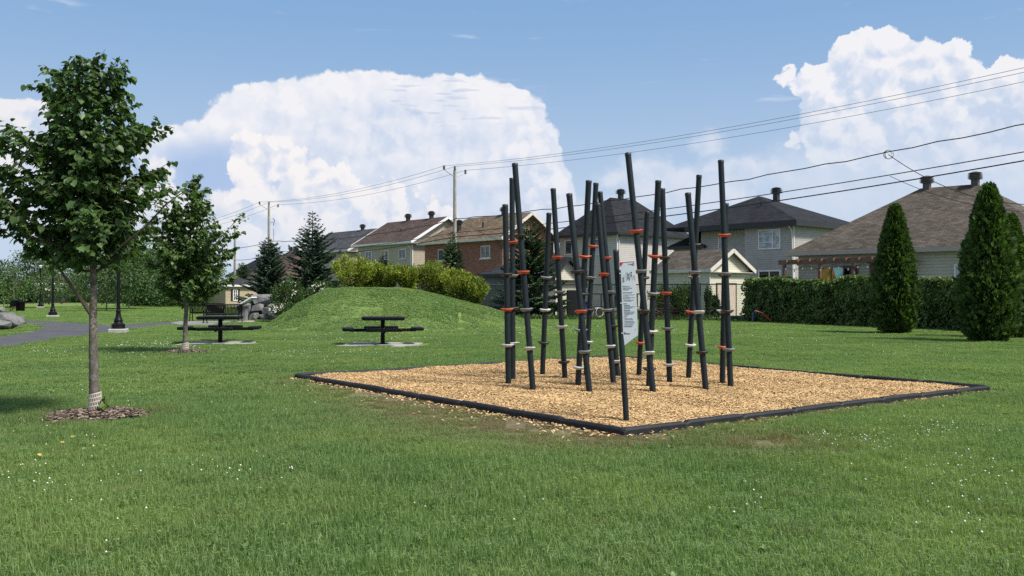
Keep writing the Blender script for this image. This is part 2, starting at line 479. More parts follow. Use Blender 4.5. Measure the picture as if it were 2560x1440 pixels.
def leaves(C, D, Nn, S, tpl, rnd=None):
    """arrays of leaves: centre, tip direction, face normal, size"""
    C = np.asarray(C, float); n = len(C); D = unit(np.asarray(D, float))
    side = unit(np.cross(D, Nn)); nr = np.cross(side, D)
    T, Fs = tpl; S = np.asarray(S, float).reshape(n, 1, 1)
    V = C[:, None, :] + S * (T[None, :, 0:1] * side[:, None, :] + T[None, :, 1:2] * D[:, None, :] + T[None, :, 2:3] * nr[:, None, :])
    off = (np.arange(n) * len(T))[:, None, None]
    F = [(f[None] + off).reshape(-1, f.shape[1]) for f in Fs]
    if rnd is None: rnd = rng.random(n)
    return V.reshape(-1, 3), F, np.repeat(rnd, len(T))

def join_np(parts):
    """concatenate several (V, [faces], rnd)"""
    Vs = []; Fs = []; Rs = []; k = 0
    for V, F, r in parts:
        Vs.append(V); Rs.append(r); Fs += [f + k for f in F]; k += len(V)
    return np.concatenate(Vs), Fs, np.concatenate(Rs)

def rand_unit(n):
    return unit(rng.normal(size=(n, 3)))

# ================================================================== GROUND
pit = [G(1560, 1090), G(2474, 976), G(1530, 896), G(737, 945)]      # near, right, far, left corner
PIT = [(p.x, p.y) for p in pit]
path_px = [(-420, 990), (-160, 905), (0, 870), (115, 852), (215, 838), (270, 829), (330, 821), (440, 811), (545, 807),
           (560, 803), (440, 804), (330, 811), (270, 814), (200, 808), (130, 803.5), (60, 801), (0, 799), (-150, 795), (-150, 801), (0, 805),
           (60, 808), (95, 813), (106, 820), (85, 829), (40, 837), (0, 843), (-160, 870), (-420, 935)]
PATH = [tuple(G(*q)[:2]) for q in path_px]
pad_px = [[(838, 866.5), (892, 857), (1056, 859), (1024, 869)], [(437, 864), (500, 854.5), (640, 856), (618, 862)]]
PADS = [[tuple(G(*q)[:2]) for q in p] for p in pad_px]
bench_pad_px = [[(425, 808), (450, 803.5), (600, 803), (610, 806), (556, 808.5), (540, 812), (452, 812.5)]]
BPAD = [tuple(G(*q)[:2]) for q in bench_pad_px[0]]
T1, T2 = G(238, 1043), G(463, 884)

m_soil = bpy.data.materials.new('lawn_ground'); m_soil.use_nodes = True
t = NT(m_soil.node_tree); b = m_soil.node_tree.nodes['Principled BSDF']
ps = t.pos()
g1 = t.mix(t.ss(t.noise(ps, 0.35, 6, 0.6), 0.35, 0.65), (0.115, 0.180, 0.050), (0.165, 0.230, 0.070))
g1 = t.mix(t.ss(t.noise(ps, 9.0, 5, 0.7), 0.35, 0.7), g1, (0.14, 0.20, 0.06))
g1 = t.mix(t.m('MULTIPLY', t.ss(t.noise(ps, 60, 3, 0.7), 0.45, 0.7), 0.5), g1, (0.07, 0.10, 0.035))
soil = t.mix(t.ss(t.noise(ps, 14, 5, 0.7), 0.3, 0.7), (0.10, 0.082, 0.05), (0.19, 0.155, 0.10))
t.l.new(t.mix(t.attr('worn'), g1, soil), b.inputs['Base Color'])
b.inputs['Roughness'].default_value = 0.95; b.inputs['Specular IOR Level'].default_value = 0.1
t.l.new(t.bump(t.noise(ps, 30, 6, 0.7), 0.6, 0.03), b.inputs['Normal'])

def spaced(lo, hi, dense_lo, dense_hi, fine, grow=1.25):
    a = list(np.arange(dense_lo, dense_hi + fine * .5, fine)); s = fine
    while a[-1] < hi: s *= grow; a.append(min(hi, a[-1] + s))
    s = fine; pre = []; q = dense_lo
    while q > lo: s *= grow; q = max(lo, q - s); pre.append(q)
    return np.array(pre[::-1] + a)

def worn_amount(x, y):
    """bare, trodden strip along the two front edges of the chip bed"""
    d1 = seg_dist(x, y, PIT[0], PIT[3]); d2 = seg_dist(x, y, PIT[0], PIT[1])
    dx_, dy_ = PIT[3][0] - PIT[0][0], PIT[3][1] - PIT[0][1]
    tt = ((x - PIT[0][0]) * dx_ + (y - PIT[0][1]) * dy_) / (dx_ * dx_ + dy_ * dy_)
    wid = np.interp(tt, [-.15, 0, .18, .42, .62, .8, 1.0], [.7, 1.1, 1.45, 1.3, .8, .95, .4])
    w = np.exp(-(d1 / wid) ** 2) * np.interp(tt, [-.2, 0, .6, .75, .95, 1.05], [.3, 1, .9, .55, .65, 0])
    w = np.maximum(w, np.exp(-(d2 / 0.24) ** 2) * 0.85)
    d3 = np.hypot(x - PIT[0][0] - 1.3, y - PIT[0][1] + 0.35)
    w = np.maximum(w, np.exp(-(d3 / 0.75) ** 2) * 0.8)
    wob = 0.5 + 0.5 * np.sin(x * 5.1 + 1.3 * np.sin(y * 3.7)) * np.sin(y * 4.3 + 1.1 * np.sin(x * 2.9))
    return np.clip(w * (0.72 + 0.5 * wob), 0, 1)

xs = spaced(-420, 420, -9, 10, 0.25); ys = spaced(-60, 900, 5, 50, 0.25)
GX, GY = np.meshgrid(xs, ys)
GZ = mound_z(GX, GY) + 0.012 * np.sin(GX * 1.7 + GY * .6) * np.sin(GY * 1.3) * ((GY > 3) & (GY < 60)) - 0.012
far_l = np.exp(-((GY - 118) / 14) ** 2) * np.clip((-GX - 30) / 20, 0, 1)
GZ = GZ + 0.35 * far_l * (0.6 + 0.4 * np.sin(GX * 0.35))
idx = np.arange(GX.size).reshape(GX.shape)
F = np.stack([idx[:-1, :-1], idx[:-1, 1:], idx[1:, 1:], idx[1:, :-1]], -1).reshape(-1, 4)
me = mesh_np('ground', np.stack([GX, GY, GZ], -1).reshape(-1, 3), [F], [m_soil], smooth=True)
a = me.attributes.new('worn', 'FLOAT', 'POINT'); a.data.foreach_set('value', worn_amount(GX, GY).astype(np.float32).ravel())
tag(link('ground', me), 'mown park lawn with a grassy mound in the middle', None, None, 'structure')

def sheet(name, poly, z, m, thick=0.0):
    bm = bmesh.new(); vs = [bm.verts.new((x, y, z)) for x, y in poly]; f = bm.faces.new(vs)
    if f.normal.z < 0: f.normal_flip()
    if thick:
        r = bmesh.ops.extrude_face_region(bm, geom=[f])
        bmesh.ops.translate(bm, verts=[v for v in r['geom'] if isinstance(v, bmesh.types.BMVert)], vec=(0, 0, thick))
        bmesh.ops.recalc_face_normals(bm, faces=bm.faces)
    bmesh.ops.triangulate(bm, faces=[f for f in bm.faces if len(f.verts) > 4])
    me = bpy.data.meshes.new(name); bm.to_mesh(me); bm.free(); me.materials.append(m)
    return link(name, me)

m_asph = mat('asphalt', (0.075, 0.075, 0.082), 0.9, 0.22, 1.2, 0.5, 140, spec=0.25, coord='Object')
m_conc = mat('concrete', (0.33, 0.32, 0.29), 0.9, 0.14, 1.6, 0.3, 60, spec=0.2)
tag(sheet('asphalt_path', PATH, -0.01, m_asph, 0.022), 'grey asphalt footpath curving past the boulders', None, None, 'structure')
o = sheet('concrete_pad', PADS[0], -0.02, m_conc, 0.05); tag(o, 'concrete slab under the picnic table in front of the mound', 'concrete slab', 'concrete pads')
o = sheet('concrete_pad', PADS[1], -0.02, m_conc, 0.05); tag(o, 'concrete slab under the picnic table by the second young tree', 'concrete slab', 'concrete pads')
o = sheet('concrete_pad', BPAD, -0.02, mat('concrete_weathered', (.19, .185, .175), .9, .2, 1.2), 0.036); tag(o, 'thin concrete pad under the two black benches', 'concrete slab', 'concrete pads')

# ------------------------------------------------------------------ chip bed, its border and the chips
cx, cy = sum(p[0] for p in PIT) / 4, sum(p[1] for p in PIT) / 4
def inset(poly, k):
    out = []
    n = len(poly)
    for i in range(n):
        p, a_, b_ = Vector(poly[i]), Vector(poly[i - 1]), Vector(poly[(i + 1) % n])
        u = (a_ - p).normalized(); v = (b_ - p).normalized(); s = abs(u.x * v.y - u.y * v.x)
        out.append(tuple(p + (u + v) * (k / s)))
    return out
IN = inset(PIT, 0.11)
m_bed = mat('wood_chip_bed', (0.46, 0.31, 0.15), 0.95, 0.25, 30, 1.0, 90, bdist=0.03, spec=0.1)
nu = 60; uu, vv = np.meshgrid(np.linspace(0, 1, nu), np.linspace(0, 1, nu))
c00, c10, c11, c01 = [np.array(p) for p in IN]
BP = ((1 - uu) * (1 - vv))[..., None] * c00 + (uu * (1 - vv))[..., None] * c10 + (uu * vv)[..., None] * c11 + ((1 - uu) * vv)[..., None] * c01
POSTS_XY = [G(a_, b_, .05) for a_, b_ in ((1271, 958), (1282, 945), (1332, 970), (1356, 937), (1412, 947), (1473, 976), (1445, 960), (1465, 938), (1533, 955), (1545, 941), (1632, 981), (1597, 935), (1622, 967), (1674, 955), (1764, 973), (1721, 942), (1826, 963), (1805, 957), (1565, 1048))]
def chip_z(x, y):
    dip = 0
    for q in POSTS_XY: dip = dip + np.exp(-((x - q.x) ** 2 + (y - q.y + .06) ** 2) / .03) * .026 - np.exp(-((x - q.x) ** 2 + (y - q.y + .06) ** 2) / .14) * .010
    return 0.052 - dip + 0.020 * np.sin(x * 1.9 + 0.7 * np.sin(y * 1.1)) * np.sin(y * 1.7 + 0.5) + 0.008 * np.sin(x * 5.3 + y * 3.1)
BZ = chip_z(BP[..., 0], BP[..., 1])
idx = np.arange(nu * nu).reshape(nu, nu)
F = np.stack([idx[:-1, :-1], idx[:-1, 1:], idx[1:, 1:], idx[1:, :-1]], -1).reshape(-1, 4)
tag(link('play_bed', mesh_np('play_bed', np.concatenate([BP, BZ[..., None]], -1).reshape(-1, 3), [F], [m_bed], smooth=True)),
    'square bed of pale wood chips under the climbing posts', None, None, 'structure')

def chipmat(name, cols, rough=0.85):
    m = bpy.data.materials.new(name); m.use_nodes = True
    t = NT(m.node_tree); b = m.node_tree.nodes['Principled BSDF']
    r = t.attr('rnd')
    c = t.mix(t.ss(r, 0.0, 0.45, lin=True), cols[0], cols[1]); c = t.mix(t.ss(r, 0.45, 1.0, lin=True), c, cols[2])
    k = t.ss(t.noise(t.pos(), 1.1, 4, .6), .3, .7, .80, 1.06); c = t.mix(1.0, c, t.comb(k, k, k), 'MULTIPLY')
    t.l.new(c, b.inputs['Base Color']); b.inputs['Roughness'].default_value = rough; b.inputs['Specular IOR Level'].default_value = 0.2
    return m
m_chip = chipmat('wood_chip', ((0.45, 0.285, 0.128), (0.56, 0.375, 0.178), (0.66, 0.475, 0.25)))
m_mulch = chipmat('bark_mulch', ((0.085, 0.062, 0.046), (0.15, 0.112, 0.086), (0.31, 0.25, 0.195)))
CHIP = (np.array([(-.5, -.16, 0), (0, -.22, .07), (.5, -.12, 0), (.5, .12, -.02), (0, .2, .08), (-.5, .16, .02)]), [np.array([(0, 1, 4, 5), (1, 2, 3, 4)])])
def chips(x, y, z, lo, hi):
    n = len(x); a = rng.random(n) * 2 * np.pi
    tilt = rng.normal(0, 0.20, n)
    D = np.stack([np.cos(a), np.sin(a), tilt], -1)
    Nn = np.stack([rng.normal(0, .25, n), rng.normal(0, .25, n), np.ones(n)], -1)
    D = unit(D); side = unit(np.cross(Nn, D)); nr = np.cross(D, side)
    S = rng.uniform(lo, hi, n)[:, None, None]
    T, Fs = CHIP; C = np.stack([x, y, z], -1)
    V = C[:, None] + S * (T[None, :, 0:1] * D[:, None] + T[None, :, 1:2] * side[:, None] + T[None, :, 2:3] * nr[:, None])
    off = (np.arange(n) * 6)[:, None, None]
    return V.reshape(-1, 3), [(f[None] + off).reshape(-1, 4) for f in Fs], np.repeat(rng.random(n), 6)
n = 130000
bx = rng.uniform(min(p[0] for p in IN), max(p[0] for p in IN), n * 3); by = rng.uniform(min(p[1] for p in IN), max(p[1] for p in IN), n * 3)
k = pip(bx, by, inset(PIT, 0.10)); bx, by = bx[k][:n], by[k][:n]
main = chips(bx, by, chip_z(bx, by) + rng.uniform(0.0, 0.010, len(bx)), 0.018, 0.046)
# chips kicked over the front border
sx = []; sy = []
for a_, b_, m_ in ((PIT[0], PIT[3], 900), (PIT[0], PIT[1], 420)):
    u = rng.random(m_); dist = rng.exponential(0.16, m_) + 0.01
    dv = np.array(b_) - np.array(a_); nv = np.array([-dv[1], dv[0]]); nv /= np.linalg.norm(nv)
    if np.dot(nv, np.array([cx, cy]) - np.array(a_)) > 0: nv = -nv
    q_ = np.array(a_) + u[:, None] * dv + nv * dist[:, None]; sx.append(q_[:, 0]); sy.append(q_[:, 1])
sx = np.concatenate(sx); sy = np.concatenate(sy)
spill = chips(sx, sy, np.full(len(sx), 0.012), 0.025, 0.06)
V, F, r = join_np([main, spill])
tag(link('wood_chips', mesh_np('wood_chips', V, F, [m_chip], r)), 'loose pale wood chips filling the play bed', None, None, 'stuff')

m_rub = mat('black_border_plastic', (0.016, 0.017, 0.020), 0.6, 0.35, 9, 0.35, 60, spec=0.25)
border = thing('play_area_border', 'black plastic border blocks around the square wood chip bed', 'border', (PIT[0][0], PIT[0][1], 0))
def border_block(L):
    b = MB(); w, h = 0.10, 0.082; prof = [(-w / 2, -.03), (w / 2, -.03), (w / 2, h * .72), (w * .30, h), (-w * .30, h), (-w / 2, h * .72)]
    n = len(prof); st = [0.0, 0.02, 0.05, L * .5 - .05, L * .5 + .05, L - 0.05, L - 0.02, L]; k = [.72, .80, 1, 1, 1, 1, .86, .82]
    vs = [(x, y, (z if z < 0 else z * kk)) for x, kk in zip(st, k) for y, z in prof]
    fs = [(i * n + j, i * n + (j + 1) % n, (i + 1) * n + (j + 1) % n, (i + 1) * n + j) for i in range(len(st) - 1) for j in range(n)]
    fs += [tuple(range(n - 1, -1, -1)), tuple((len(st) - 1) * n + j for j in range(n))]
    return b.add(vs, fs).mesh('border_block', m_rub)
for s in range(4):
    a_ = Vector(PIT[s]); b_ = Vector(PIT[(s + 1) % 4]); L = (b_ - a_).length; nb = 8; ang = math.atan2(b_.y - a_.y, b_.x - a_.x)
    me = border_block(L / nb - 0.004)
    nin = Vector((-(b_ - a_).y, (b_ - a_).x)).normalized() * 0.05
    for i in range(nb):
        p = a_ + (b_ - a_) * (i / nb) + nin
        o = link('border_block', me, border, (p.x - PIT[0][0], p.y - PIT[0][1], random.uniform(-.010, .006)), (random.uniform(-.03, .03), random.uniform(-.006, .006), ang + random.uniform(-.008, .008)))

# ------------------------------------------------------------------ mulch rings round the two young trees
def mulch(c, rad, n, label):
    a = rng.random(n) * 2 * np.pi; rr = rad * np.sqrt(rng.random(n)) * (1 + .08 * np.sin(3 * a) + .06 * np.sin(5 * a + 1))
    x = c.x + rr * np.cos(a); y = c.y + rr * np.sin(a); z = 0.075 * np.clip(1 - (rr / rad) ** 2, 0, 1) + 0.016 + rng.uniform(0, .015, n)
    A = chips(x, y, z, 0.03, 0.085)
    ang = np.linspace(0, 2 * np.pi, 33)[:-1]
    ringr = rad * (1 + .08 * np.sin(3 * ang) + .06 * np.sin(5 * ang + 1)) * .97
    V = np.concatenate([[[c.x, c.y, .082]], np.stack([c.x + .5 * ringr * np.cos(ang), c.y + .5 * ringr * np.sin(ang), np.full(32, .06)], -1),
                        np.stack([c.x + ringr * np.cos(ang), c.y + ringr * np.sin(ang), np.full(32, .010)], -1)])
    i = np.arange(32); j = (i + 1) % 32
    B = (V, [np.stack([np.zeros(32, int), 1 + i, 1 + j], -1), np.stack([1 + i, 33 + i, 33 + j, 1 + j], -1)], np.full(65, .12))
    V, F, r = join_np([A, B])
    tag(link('bark_mulch', mesh_np('bark_mulch', V, F, [m_mulch], r)), label, None, None, 'stuff')
mulch(T1, 0.60, 2600, 'ring of brown bark mulch around the nearer young tree')
mulch(T2, 0.64, 1600, 'ring of brown bark mulch around the farther young tree')

# ------------------------------------------------------------------ grass
m_grass = bpy.data.materials.new('grass_blade'); m_grass.use_nodes = True
t = NT(m_grass.node_tree); b = m_grass.node_tree.nodes['Principled BSDF']
ps = t.pos()
c = t.mix(t.attr('rnd'), (0.062, 0.134, 0.038), (0.275, 0.388, 0.140))
pt = t.noise(ps, 0.42, 5, 0.6)
c = t.mix(t.m('MULTIPLY', t.ss(pt, 0.42, 0.66), 0.50), c, (0.290, 0.365, 0.112))
pt2 = t.noise(ps, 1.7, 4, 0.6)
c = t.mix(t.m('MULTIPLY', t.ss(pt2, 0.5, 0.7), 0.45), c, (0.080, 0.185, 0.050))
c = t.mix(t.attr('dry', 'INSTANCER'), c, (0.215, 0.165, 0.092))
t.l.new(c, b.inputs['Base Color']); b.inputs['Roughness'].default_value = 0.5; b.inputs['Specular IOR Level'].default_value = 0.4
tr = m_grass.node_tree.nodes.new('ShaderNodeBsdfTranslucent'); t.l.new(t.mix(1.0, c, (1.2, 1.3, 0.6), 'MULTIPLY'), tr.inputs[0])
mx = m_grass.node_tree.nodes.new('ShaderNodeMixShader'); mx.inputs[0].default_value = 0.42
t.l.new(b.outputs[0], mx.inputs[1]); t.l.new(tr.outputs[0], mx.inputs[2]); t.l.new(mx.outputs[0], m_grass.node_tree.nodes['Material Output'].inputs[0])

def grass_tile(name, size, n, h, w, clover=0.0):
    x = rng.uniform(-.56, .56, n) * size; y = rng.uniform(-.56, .56, n) * size
    a = rng.random(n) * 2 * np.pi; hh = rng.uniform(h[0], h[1], n); lean = np.abs(rng.normal(0.45, 0.40, n)); ww = rng.uniform(w[0], w[1], n) / 2
    ld = np.stack([np.cos(a), np.sin(a)], -1); fa = a + np.pi / 2 + rng.normal(0, .5, n); sd_ = np.stack([np.cos(fa), np.sin(fa)], -1)
    p0 = np.stack([x, y, np.full(n, -.012)], -1)
    def pt_(tt, bend): 
        q = p0.copy(); q[:, :2] += ld * (hh * np.sin(lean * bend) * tt)[:, None]; q[:, 2] += hh * np.cos(lean * bend) * tt + .008; return q
    m_, e_ = pt_(.55, .6), pt_(1.0, 1.15)
    s3 = np.concatenate([sd_, np.zeros((n, 1))], -1) * ww[:, None]
    V = np.stack([p0 - s3, p0 + s3, m_ + s3 * .85, m_ - s3 * .85, e_], 1).reshape(-1, 3)
    o5 = np.arange(n)[:, None] * 5
    parts = [(V, [o5 + np.array([0, 1, 2, 3]), o5 + np.array([3, 2, 4])], np.repeat(rng.random(n), 5))]
    k = int(n * clover)
    if k:
        C = np.stack([rng.uniform(-.5, .5, k) * size, rng.uniform(-.5, .5, k) * size, rng.uniform(.6, 1.0, k) * h[1] * .7], -1)
        az_ = rng.random(k) * 6.28
        for q in range(3):
            aa = az_ + q * 2.09
            parts.append(leaves(C, np.stack([np.cos(aa), np.sin(aa), np.full(k, .15)], -1), np.stack([rng.normal(0, .25, k), rng.normal(0, .25, k), np.ones(k)], -1), rng.uniform(.012, .02, k) * (w[1] / .005), LEAF, rng.uniform(0.2, .7, k)))
    V, F, r = join_np(parts)
    o = bpy.data.objects.new(name, mesh_np(name, V, F, [m_grass], r))
    return o
tiles_near = [grass_tile('grass_tuft', .25, 640, (.036, .095), (.0026, .0052), .02) for _ in range(8)]
tiles_mid = [grass_tile('grass_tuft', .5, 1300, (.034, .085), (.0045, .0085), .03) for _ in range(6)]
tiles_back = [grass_tile('grass_tuft', 1.0, 2000, (.03, .066), (.009, .016), .04) for _ in range(5)]
tiles_far = [grass_tile('grass_tuft', 2.0, 2600, (.03, .062), (.014, .026), .04) for _ in range(5)]

def grass_points(size, d0, d1, rot90=True):
    w = d1 * .5689 + 2.2
    gx, gy = np.meshgrid(np.arange(-w, w, size), np.arange(d0, d1, size)); gx = gx.ravel() + size / 2; gy = gy.ravel() + size / 2
    k = np.abs(gx) < gy * .5689 + 2.2
    gx, gy = gx[k], gy[k]
    gx = gx + rng.uniform(-.1, .1, len(gx)) * size; gy = gy + rng.uniform(-.1, .1, len(gy)) * size
    mg = size * .32
    bad = pip(gx, gy, inset(PIT, -mg)) 
    for poly in (PATH, PADS[0], PADS[1], BPAD):
        for ox, oy in ((0, 0), (mg, 0), (-mg, 0), (0, mg), (0, -mg)): bad |= pip(gx + ox, gy + oy, poly)
    bad |= np.hypot(gx - T1.x, gy - T1.y) < .64; bad |= np.hypot(gx - T2.x, gy - T2.y) < .70
    wn = worn_amount(gx, gy)
    bad |= rng.random(len(gx)) < np.clip(wn * .8 - .30, 0, .45)
    gx, gy, wn = gx[~bad], gy[~bad], wn[~bad]
    n = len(gx)
    e = .3; zx = (mound_z(gx + e, gy) - mound_z(gx - e, gy)) / (2 * e); zy = (mound_z(gx, gy + e) - mound_z(gx, gy - e)) / (2 * e)
    scl = rng.uniform(.68, 1.3, n) * (1 - .72 * wn)
    patch = np.sin(gx * .9 + 1.3 * np.sin(gy * .55)) * np.sin(gy * .8 + np.sin(gx * .7)); scl *= 1 + .30 * patch
    for c_, r_ in ((T1, .60), (T2, .64)): scl *= 1 + .35 * (np.abs(np.hypot(gx - c_.x, gy - c_.y) - r_ - .2) < .16) * (rng.random(n) < .6) * (gx < c_.x)
    rz = rng.integers(0, 4, n) * (np.pi / 2)
    dry = np.clip(wn * rng.uniform(.65, 1.25, n) + .30 * np.clip(rng.random(n) - .80, 0, 1) * 5 * .5, 0, 1)
    for c_, r_ in ((T1, .8), (T2, .85)): dry = np.maximum(dry, .45 * np.exp(-((np.hypot(gx - c_.x, gy - c_.y) - r_) / .2) ** 2) * rng.random(n))
    return gx, gy, mound_z(gx, gy) - .005, zx, zy, rz, scl, dry

def grass_object(name, tiles, pts, label):
    gx, gy, gz, zx, zy, rz, scl, dry = pts; n = len(gx)
    me = bpy.data.meshes.new(name); me.vertices.add(n); me.vertices.foreach_set('co', np.stack([gx, gy, gz], -1).astype(np.float32).ravel())
    rot = np.stack([np.arctan(zy), -np.arctan(zx), rz], -1)
    # tilt after the spin: build euler for Rtilt @ Rz
    eul = np.array([(Matrix.Rotation(a_, 3, 'X') @ Matrix.Rotation(b_, 3, 'Y') @ Matrix.Rotation(c_, 3, 'Z')).to_euler()[:] for a_, b_, c_ in rot])
    def at(nm, ty, v):
        q = me.attributes.new(nm, ty, 'POINT'); q.data.foreach_set('vector' if ty == 'FLOAT_VECTOR' else 'value', np.ascontiguousarray(v).ravel())
    at('rotv', 'FLOAT_VECTOR', eul.astype(np.float32)); at('sclz', 'FLOAT', scl.astype(np.float32)); at('dry', 'FLOAT', dry.astype(np.float32))
    at('pick', 'INT', rng.integers(0, len(tiles), n).astype(np.int32))
    o = link(name, me)
    ng = bpy.data.node_groups.new(name + '_scatter', 'GeometryNodeTree')
    ng.interface.new_socket('Geometry', in_out='INPUT', socket_type='NodeSocketGeometry'); ng.interface.new_socket('Geometry', in_out='OUTPUT', socket_type='NodeSocketGeometry')
    N = ng.nodes; L = ng.links; gi = N.new('NodeGroupInput'); go = N.new('NodeGroupOutput')
    iop = N.new('GeometryNodeInstanceOnPoints'); jn = N.new('GeometryNodeJoinGeometry')
    for tl in tiles:
        oi = N.new('GeometryNodeObjectInfo'); oi.inputs['Object'].default_value = tl; oi.inputs['As Instance'].default_value = True; L.new(oi.outputs['Geometry'], jn.inputs[0])
    def na(nm, ty):
        q = N.new('GeometryNodeInputNamedAttribute'); q.data_type = ty; q.inputs['Name'].default_value = nm; return q.outputs[0]
    L.new(gi.outputs[0], iop.inputs['Points']); L.new(jn.outputs[0], iop.inputs['Instance'])
    iop.inputs['Pick Instance'].default_value = True; L.new(na('pick', 'INT'), iop.inputs['Instance Index'])
    L.new(na('rotv', 'FLOAT_VECTOR'), iop.inputs['Rotation'])
    cb = N.new('ShaderNodeCombineXYZ'); cb.inputs[0].default_value = 1; cb.inputs[1].default_value = 1; L.new(na('sclz', 'FLOAT'), cb.inputs[2]); L.new(cb.outputs[0], iop.inputs['Scale'])
    L.new(iop.outputs[0], go.inputs[0])
    md = o.modifiers.new('scatter', 'NODES'); md.node_group = ng
    tag(o, label, None, None, 'stuff')
    return o
grass_object('lawn_grass', tiles_near, grass_points(.25, 2.0, 13.0), 'short lawn grass in the foreground')
grass_object('lawn_grass', tiles_mid, grass_points(.5, 13.0, 32.0), 'lawn grass around the chip bed and tables')
grass_object('lawn_grass', tiles_back, grass_points(1.0, 32.0, 58.0), 'lawn grass on and around the mound')
grass_object('lawn_grass', tiles_far, grass_points(2.0, 58.0, 130.0), 'lawn grass stretching to the fences')

# white clover heads and a few yellow ones
m_clover = mat('clover_white', (0.72, 0.70, 0.62), 0.8, 0.15, 80); m_yel = mat('flower_yellow', (0.62, 0.45, 0.03), 0.8, 0.2, 80)
BALL = (np.array([(1, 0, 0), (-1, 0, 0), (0, 1, 0), (0, -1, 0), (0, 0, .9), (0, 0, -.6)]), [np.array([(0, 2, 4), (2, 1, 4), (1, 3, 4), (3, 0, 4), (2, 0, 5), (1, 2, 5), (3, 1, 5), (0, 3, 5)])])
cl = []
cl_px = [(300, 950, 130, 60, 40), (120, 1130, 220, 90, 40), (60, 1200, 160, 60, 14), (560, 1180, 160, 40, 16), (700, 1165, 60, 20, 8), (2150, 1100, 130, 40, 60), (2400, 1180, 200, 60, 45), (2330, 1080, 160, 30, 35),
         (2420, 1300, 150, 60, 12), (350, 870, 160, 25, 130), (420, 880, 120, 15, 60), (130, 880, 120, 14, 40), (700, 880, 260, 30, 80), (900, 845, 200, 14, 60), (1420, 820, 200, 12, 110), (1300, 830, 120, 12, 60),
         (1750, 830, 200, 14, 70), (2300, 880, 220, 22, 26), (2050, 860, 250, 18, 36), (600, 1000, 250, 60, 20), (1000, 880, 150, 16, 30), (1900, 1250, 160, 60, 10), (1200, 1290, 300, 60, 6), (300, 1330, 260, 70, 8), (400, 800, 120, 8, 40), (200, 785, 150, 8, 20)]
for x, y, sx_, sy_, n_ in cl_px:
    for _ in range(n_):
        yy = random.gauss(y, sy_ * .5)
        if yy < 780 or yy > 1435: continue
        p = G(random.gauss(x, sx_ * .5), yy)
        cl.append((p.x, p.y))
cl = np.array(cl)
bad = pip(cl[:, 0], cl[:, 1], inset(PIT, -.15))
for poly in (PATH, *PADS, BPAD): bad |= pip(cl[:, 0], cl[:, 1], poly)
cl = cl[~bad]; n = len(cl); z = mound_z(cl[:, 0], cl[:, 1]) + rng.uniform(.035, .055, n)
S = rng.uniform(.0070, .0108, n) * np.clip(cl[:, 1] / 16, 1, 1.8)
V, F, r = leaves(np.stack([cl[:, 0], cl[:, 1], z], -1), np.tile([0., 1, 0], (n, 1)), np.tile([0., 0, 1], (n, 1)), S, BALL)
ST = leaves(np.stack([cl[:, 0], cl[:, 1], z - .075], -1), np.tile([0., 0, 1], (n, 1)), np.tile([0., 1, 0], (n, 1)), np.full(n, .075), (np.array([(-.02, 0, 0), (.02, 0, 0), (.02, 1, 0), (-.02, 1, 0)]), [np.array([(0, 1, 2, 3)])]))
k0 = sum(len(f_) for f_ in F)
V, F, r = join_np([(V, F, r), ST])
me = mesh_np('clover_flowers', V, F, [m_clover, m_grass], r); mi = np.zeros(len(me.polygons), np.int32); mi[k0:] = 1; me.polygons.foreach_set('material_index', mi)
tag(link('clover_flowers', me), 'white clover heads scattered over the lawn', None, None, 'stuff')
yf = np.array([(P(random.gauss(1005, 8), 0, 1).x * 34.0, 34.0 + random.gauss(0, .5)) for _ in range(40)] + [tuple(G(random.gauss(430, 45), random.gauss(775, 2))[:2]) for _ in range(40)])
n = len(yf)
V, F, r = leaves(np.stack([yf[:, 0], yf[:, 1], mound_z(yf[:, 0], yf[:, 1]) + .07], -1), np.tile([0., 1, 0], (n, 1)), np.tile([0., 0, 1], (n, 1)), np.full(n, .022), BALL)
tag(link('yellow_wildflowers', mesh_np('yellow_wildflowers', V, F, [m_yel], r)), 'small yellow wildflowers in the lawn near the tables', None, None, 'stuff')

# broad-leaved weeds in the near lawn
n = 190; wx = rng.uniform(-9, 11, n); wy = 4.2 + 13 * rng.random(n) ** 1.4; bad = pip(wx, wy, inset(PIT, -.2)); wx, wy = wx[~bad], wy[~bad]; n = len(wx)
parts = []
for k in range(7):
    aa = rng.random(n) * 6.28; parts.append(leaves(np.stack([wx, wy, np.full(n, .012)], -1), np.stack([np.cos(aa), np.sin(aa), rng.uniform(.5, 1.3, n)], -1), np.stack([-np.cos(aa) * .6, -np.sin(aa) * .6, np.ones(n)], -1), rng.uniform(.03, .062, n), LEAF, rng.uniform(.1, .8, n)))
V, F, r = join_np(parts)
tag(link('lawn_weeds', mesh_np('lawn_weeds', V, F, [m_grass], r)), 'broad-leaved weeds scattered in the near lawn', None, None, 'stuff')

# ================================================================== HOUSES
TH = math.atan2(0.66, 0.75)
Rv = Vector((math.cos(TH), math.sin(TH))); Lv = Vector((-math.sin(TH), math.cos(TH)))
m_white = mat('white_trim', (0.72, 0.72, 0.72), 0.5, 0.06, 3)
m_cream = mat('cream_trim', (0.60, 0.57, 0.50), 0.6, 0.08, 3)
m_blackt = mat('black_fascia', (0.018, 0.018, 0.02), 0.5, 0.2, 3)
m_brownt = mat('brown_trim', (0.10, 0.075, 0.055), 0.6, 0.15, 3)
m_vent = mat('roof_vent_metal', (0.022, 0.021, 0.021), 0.5, 0.25, 6)
m_ventb = mat('roof_vent_brown', (0.075, 0.062, 0.055), 0.5, 0.25, 6)
m_glass = glassmat('window_glass', (0.055, 0.065, 0.075)); m_glassl = glassmat('window_glass_blinds', (0.28, 0.32, 0.34)); m_glassd = glassmat('window_glass_dark', (0.014, 0.015, 0.017))
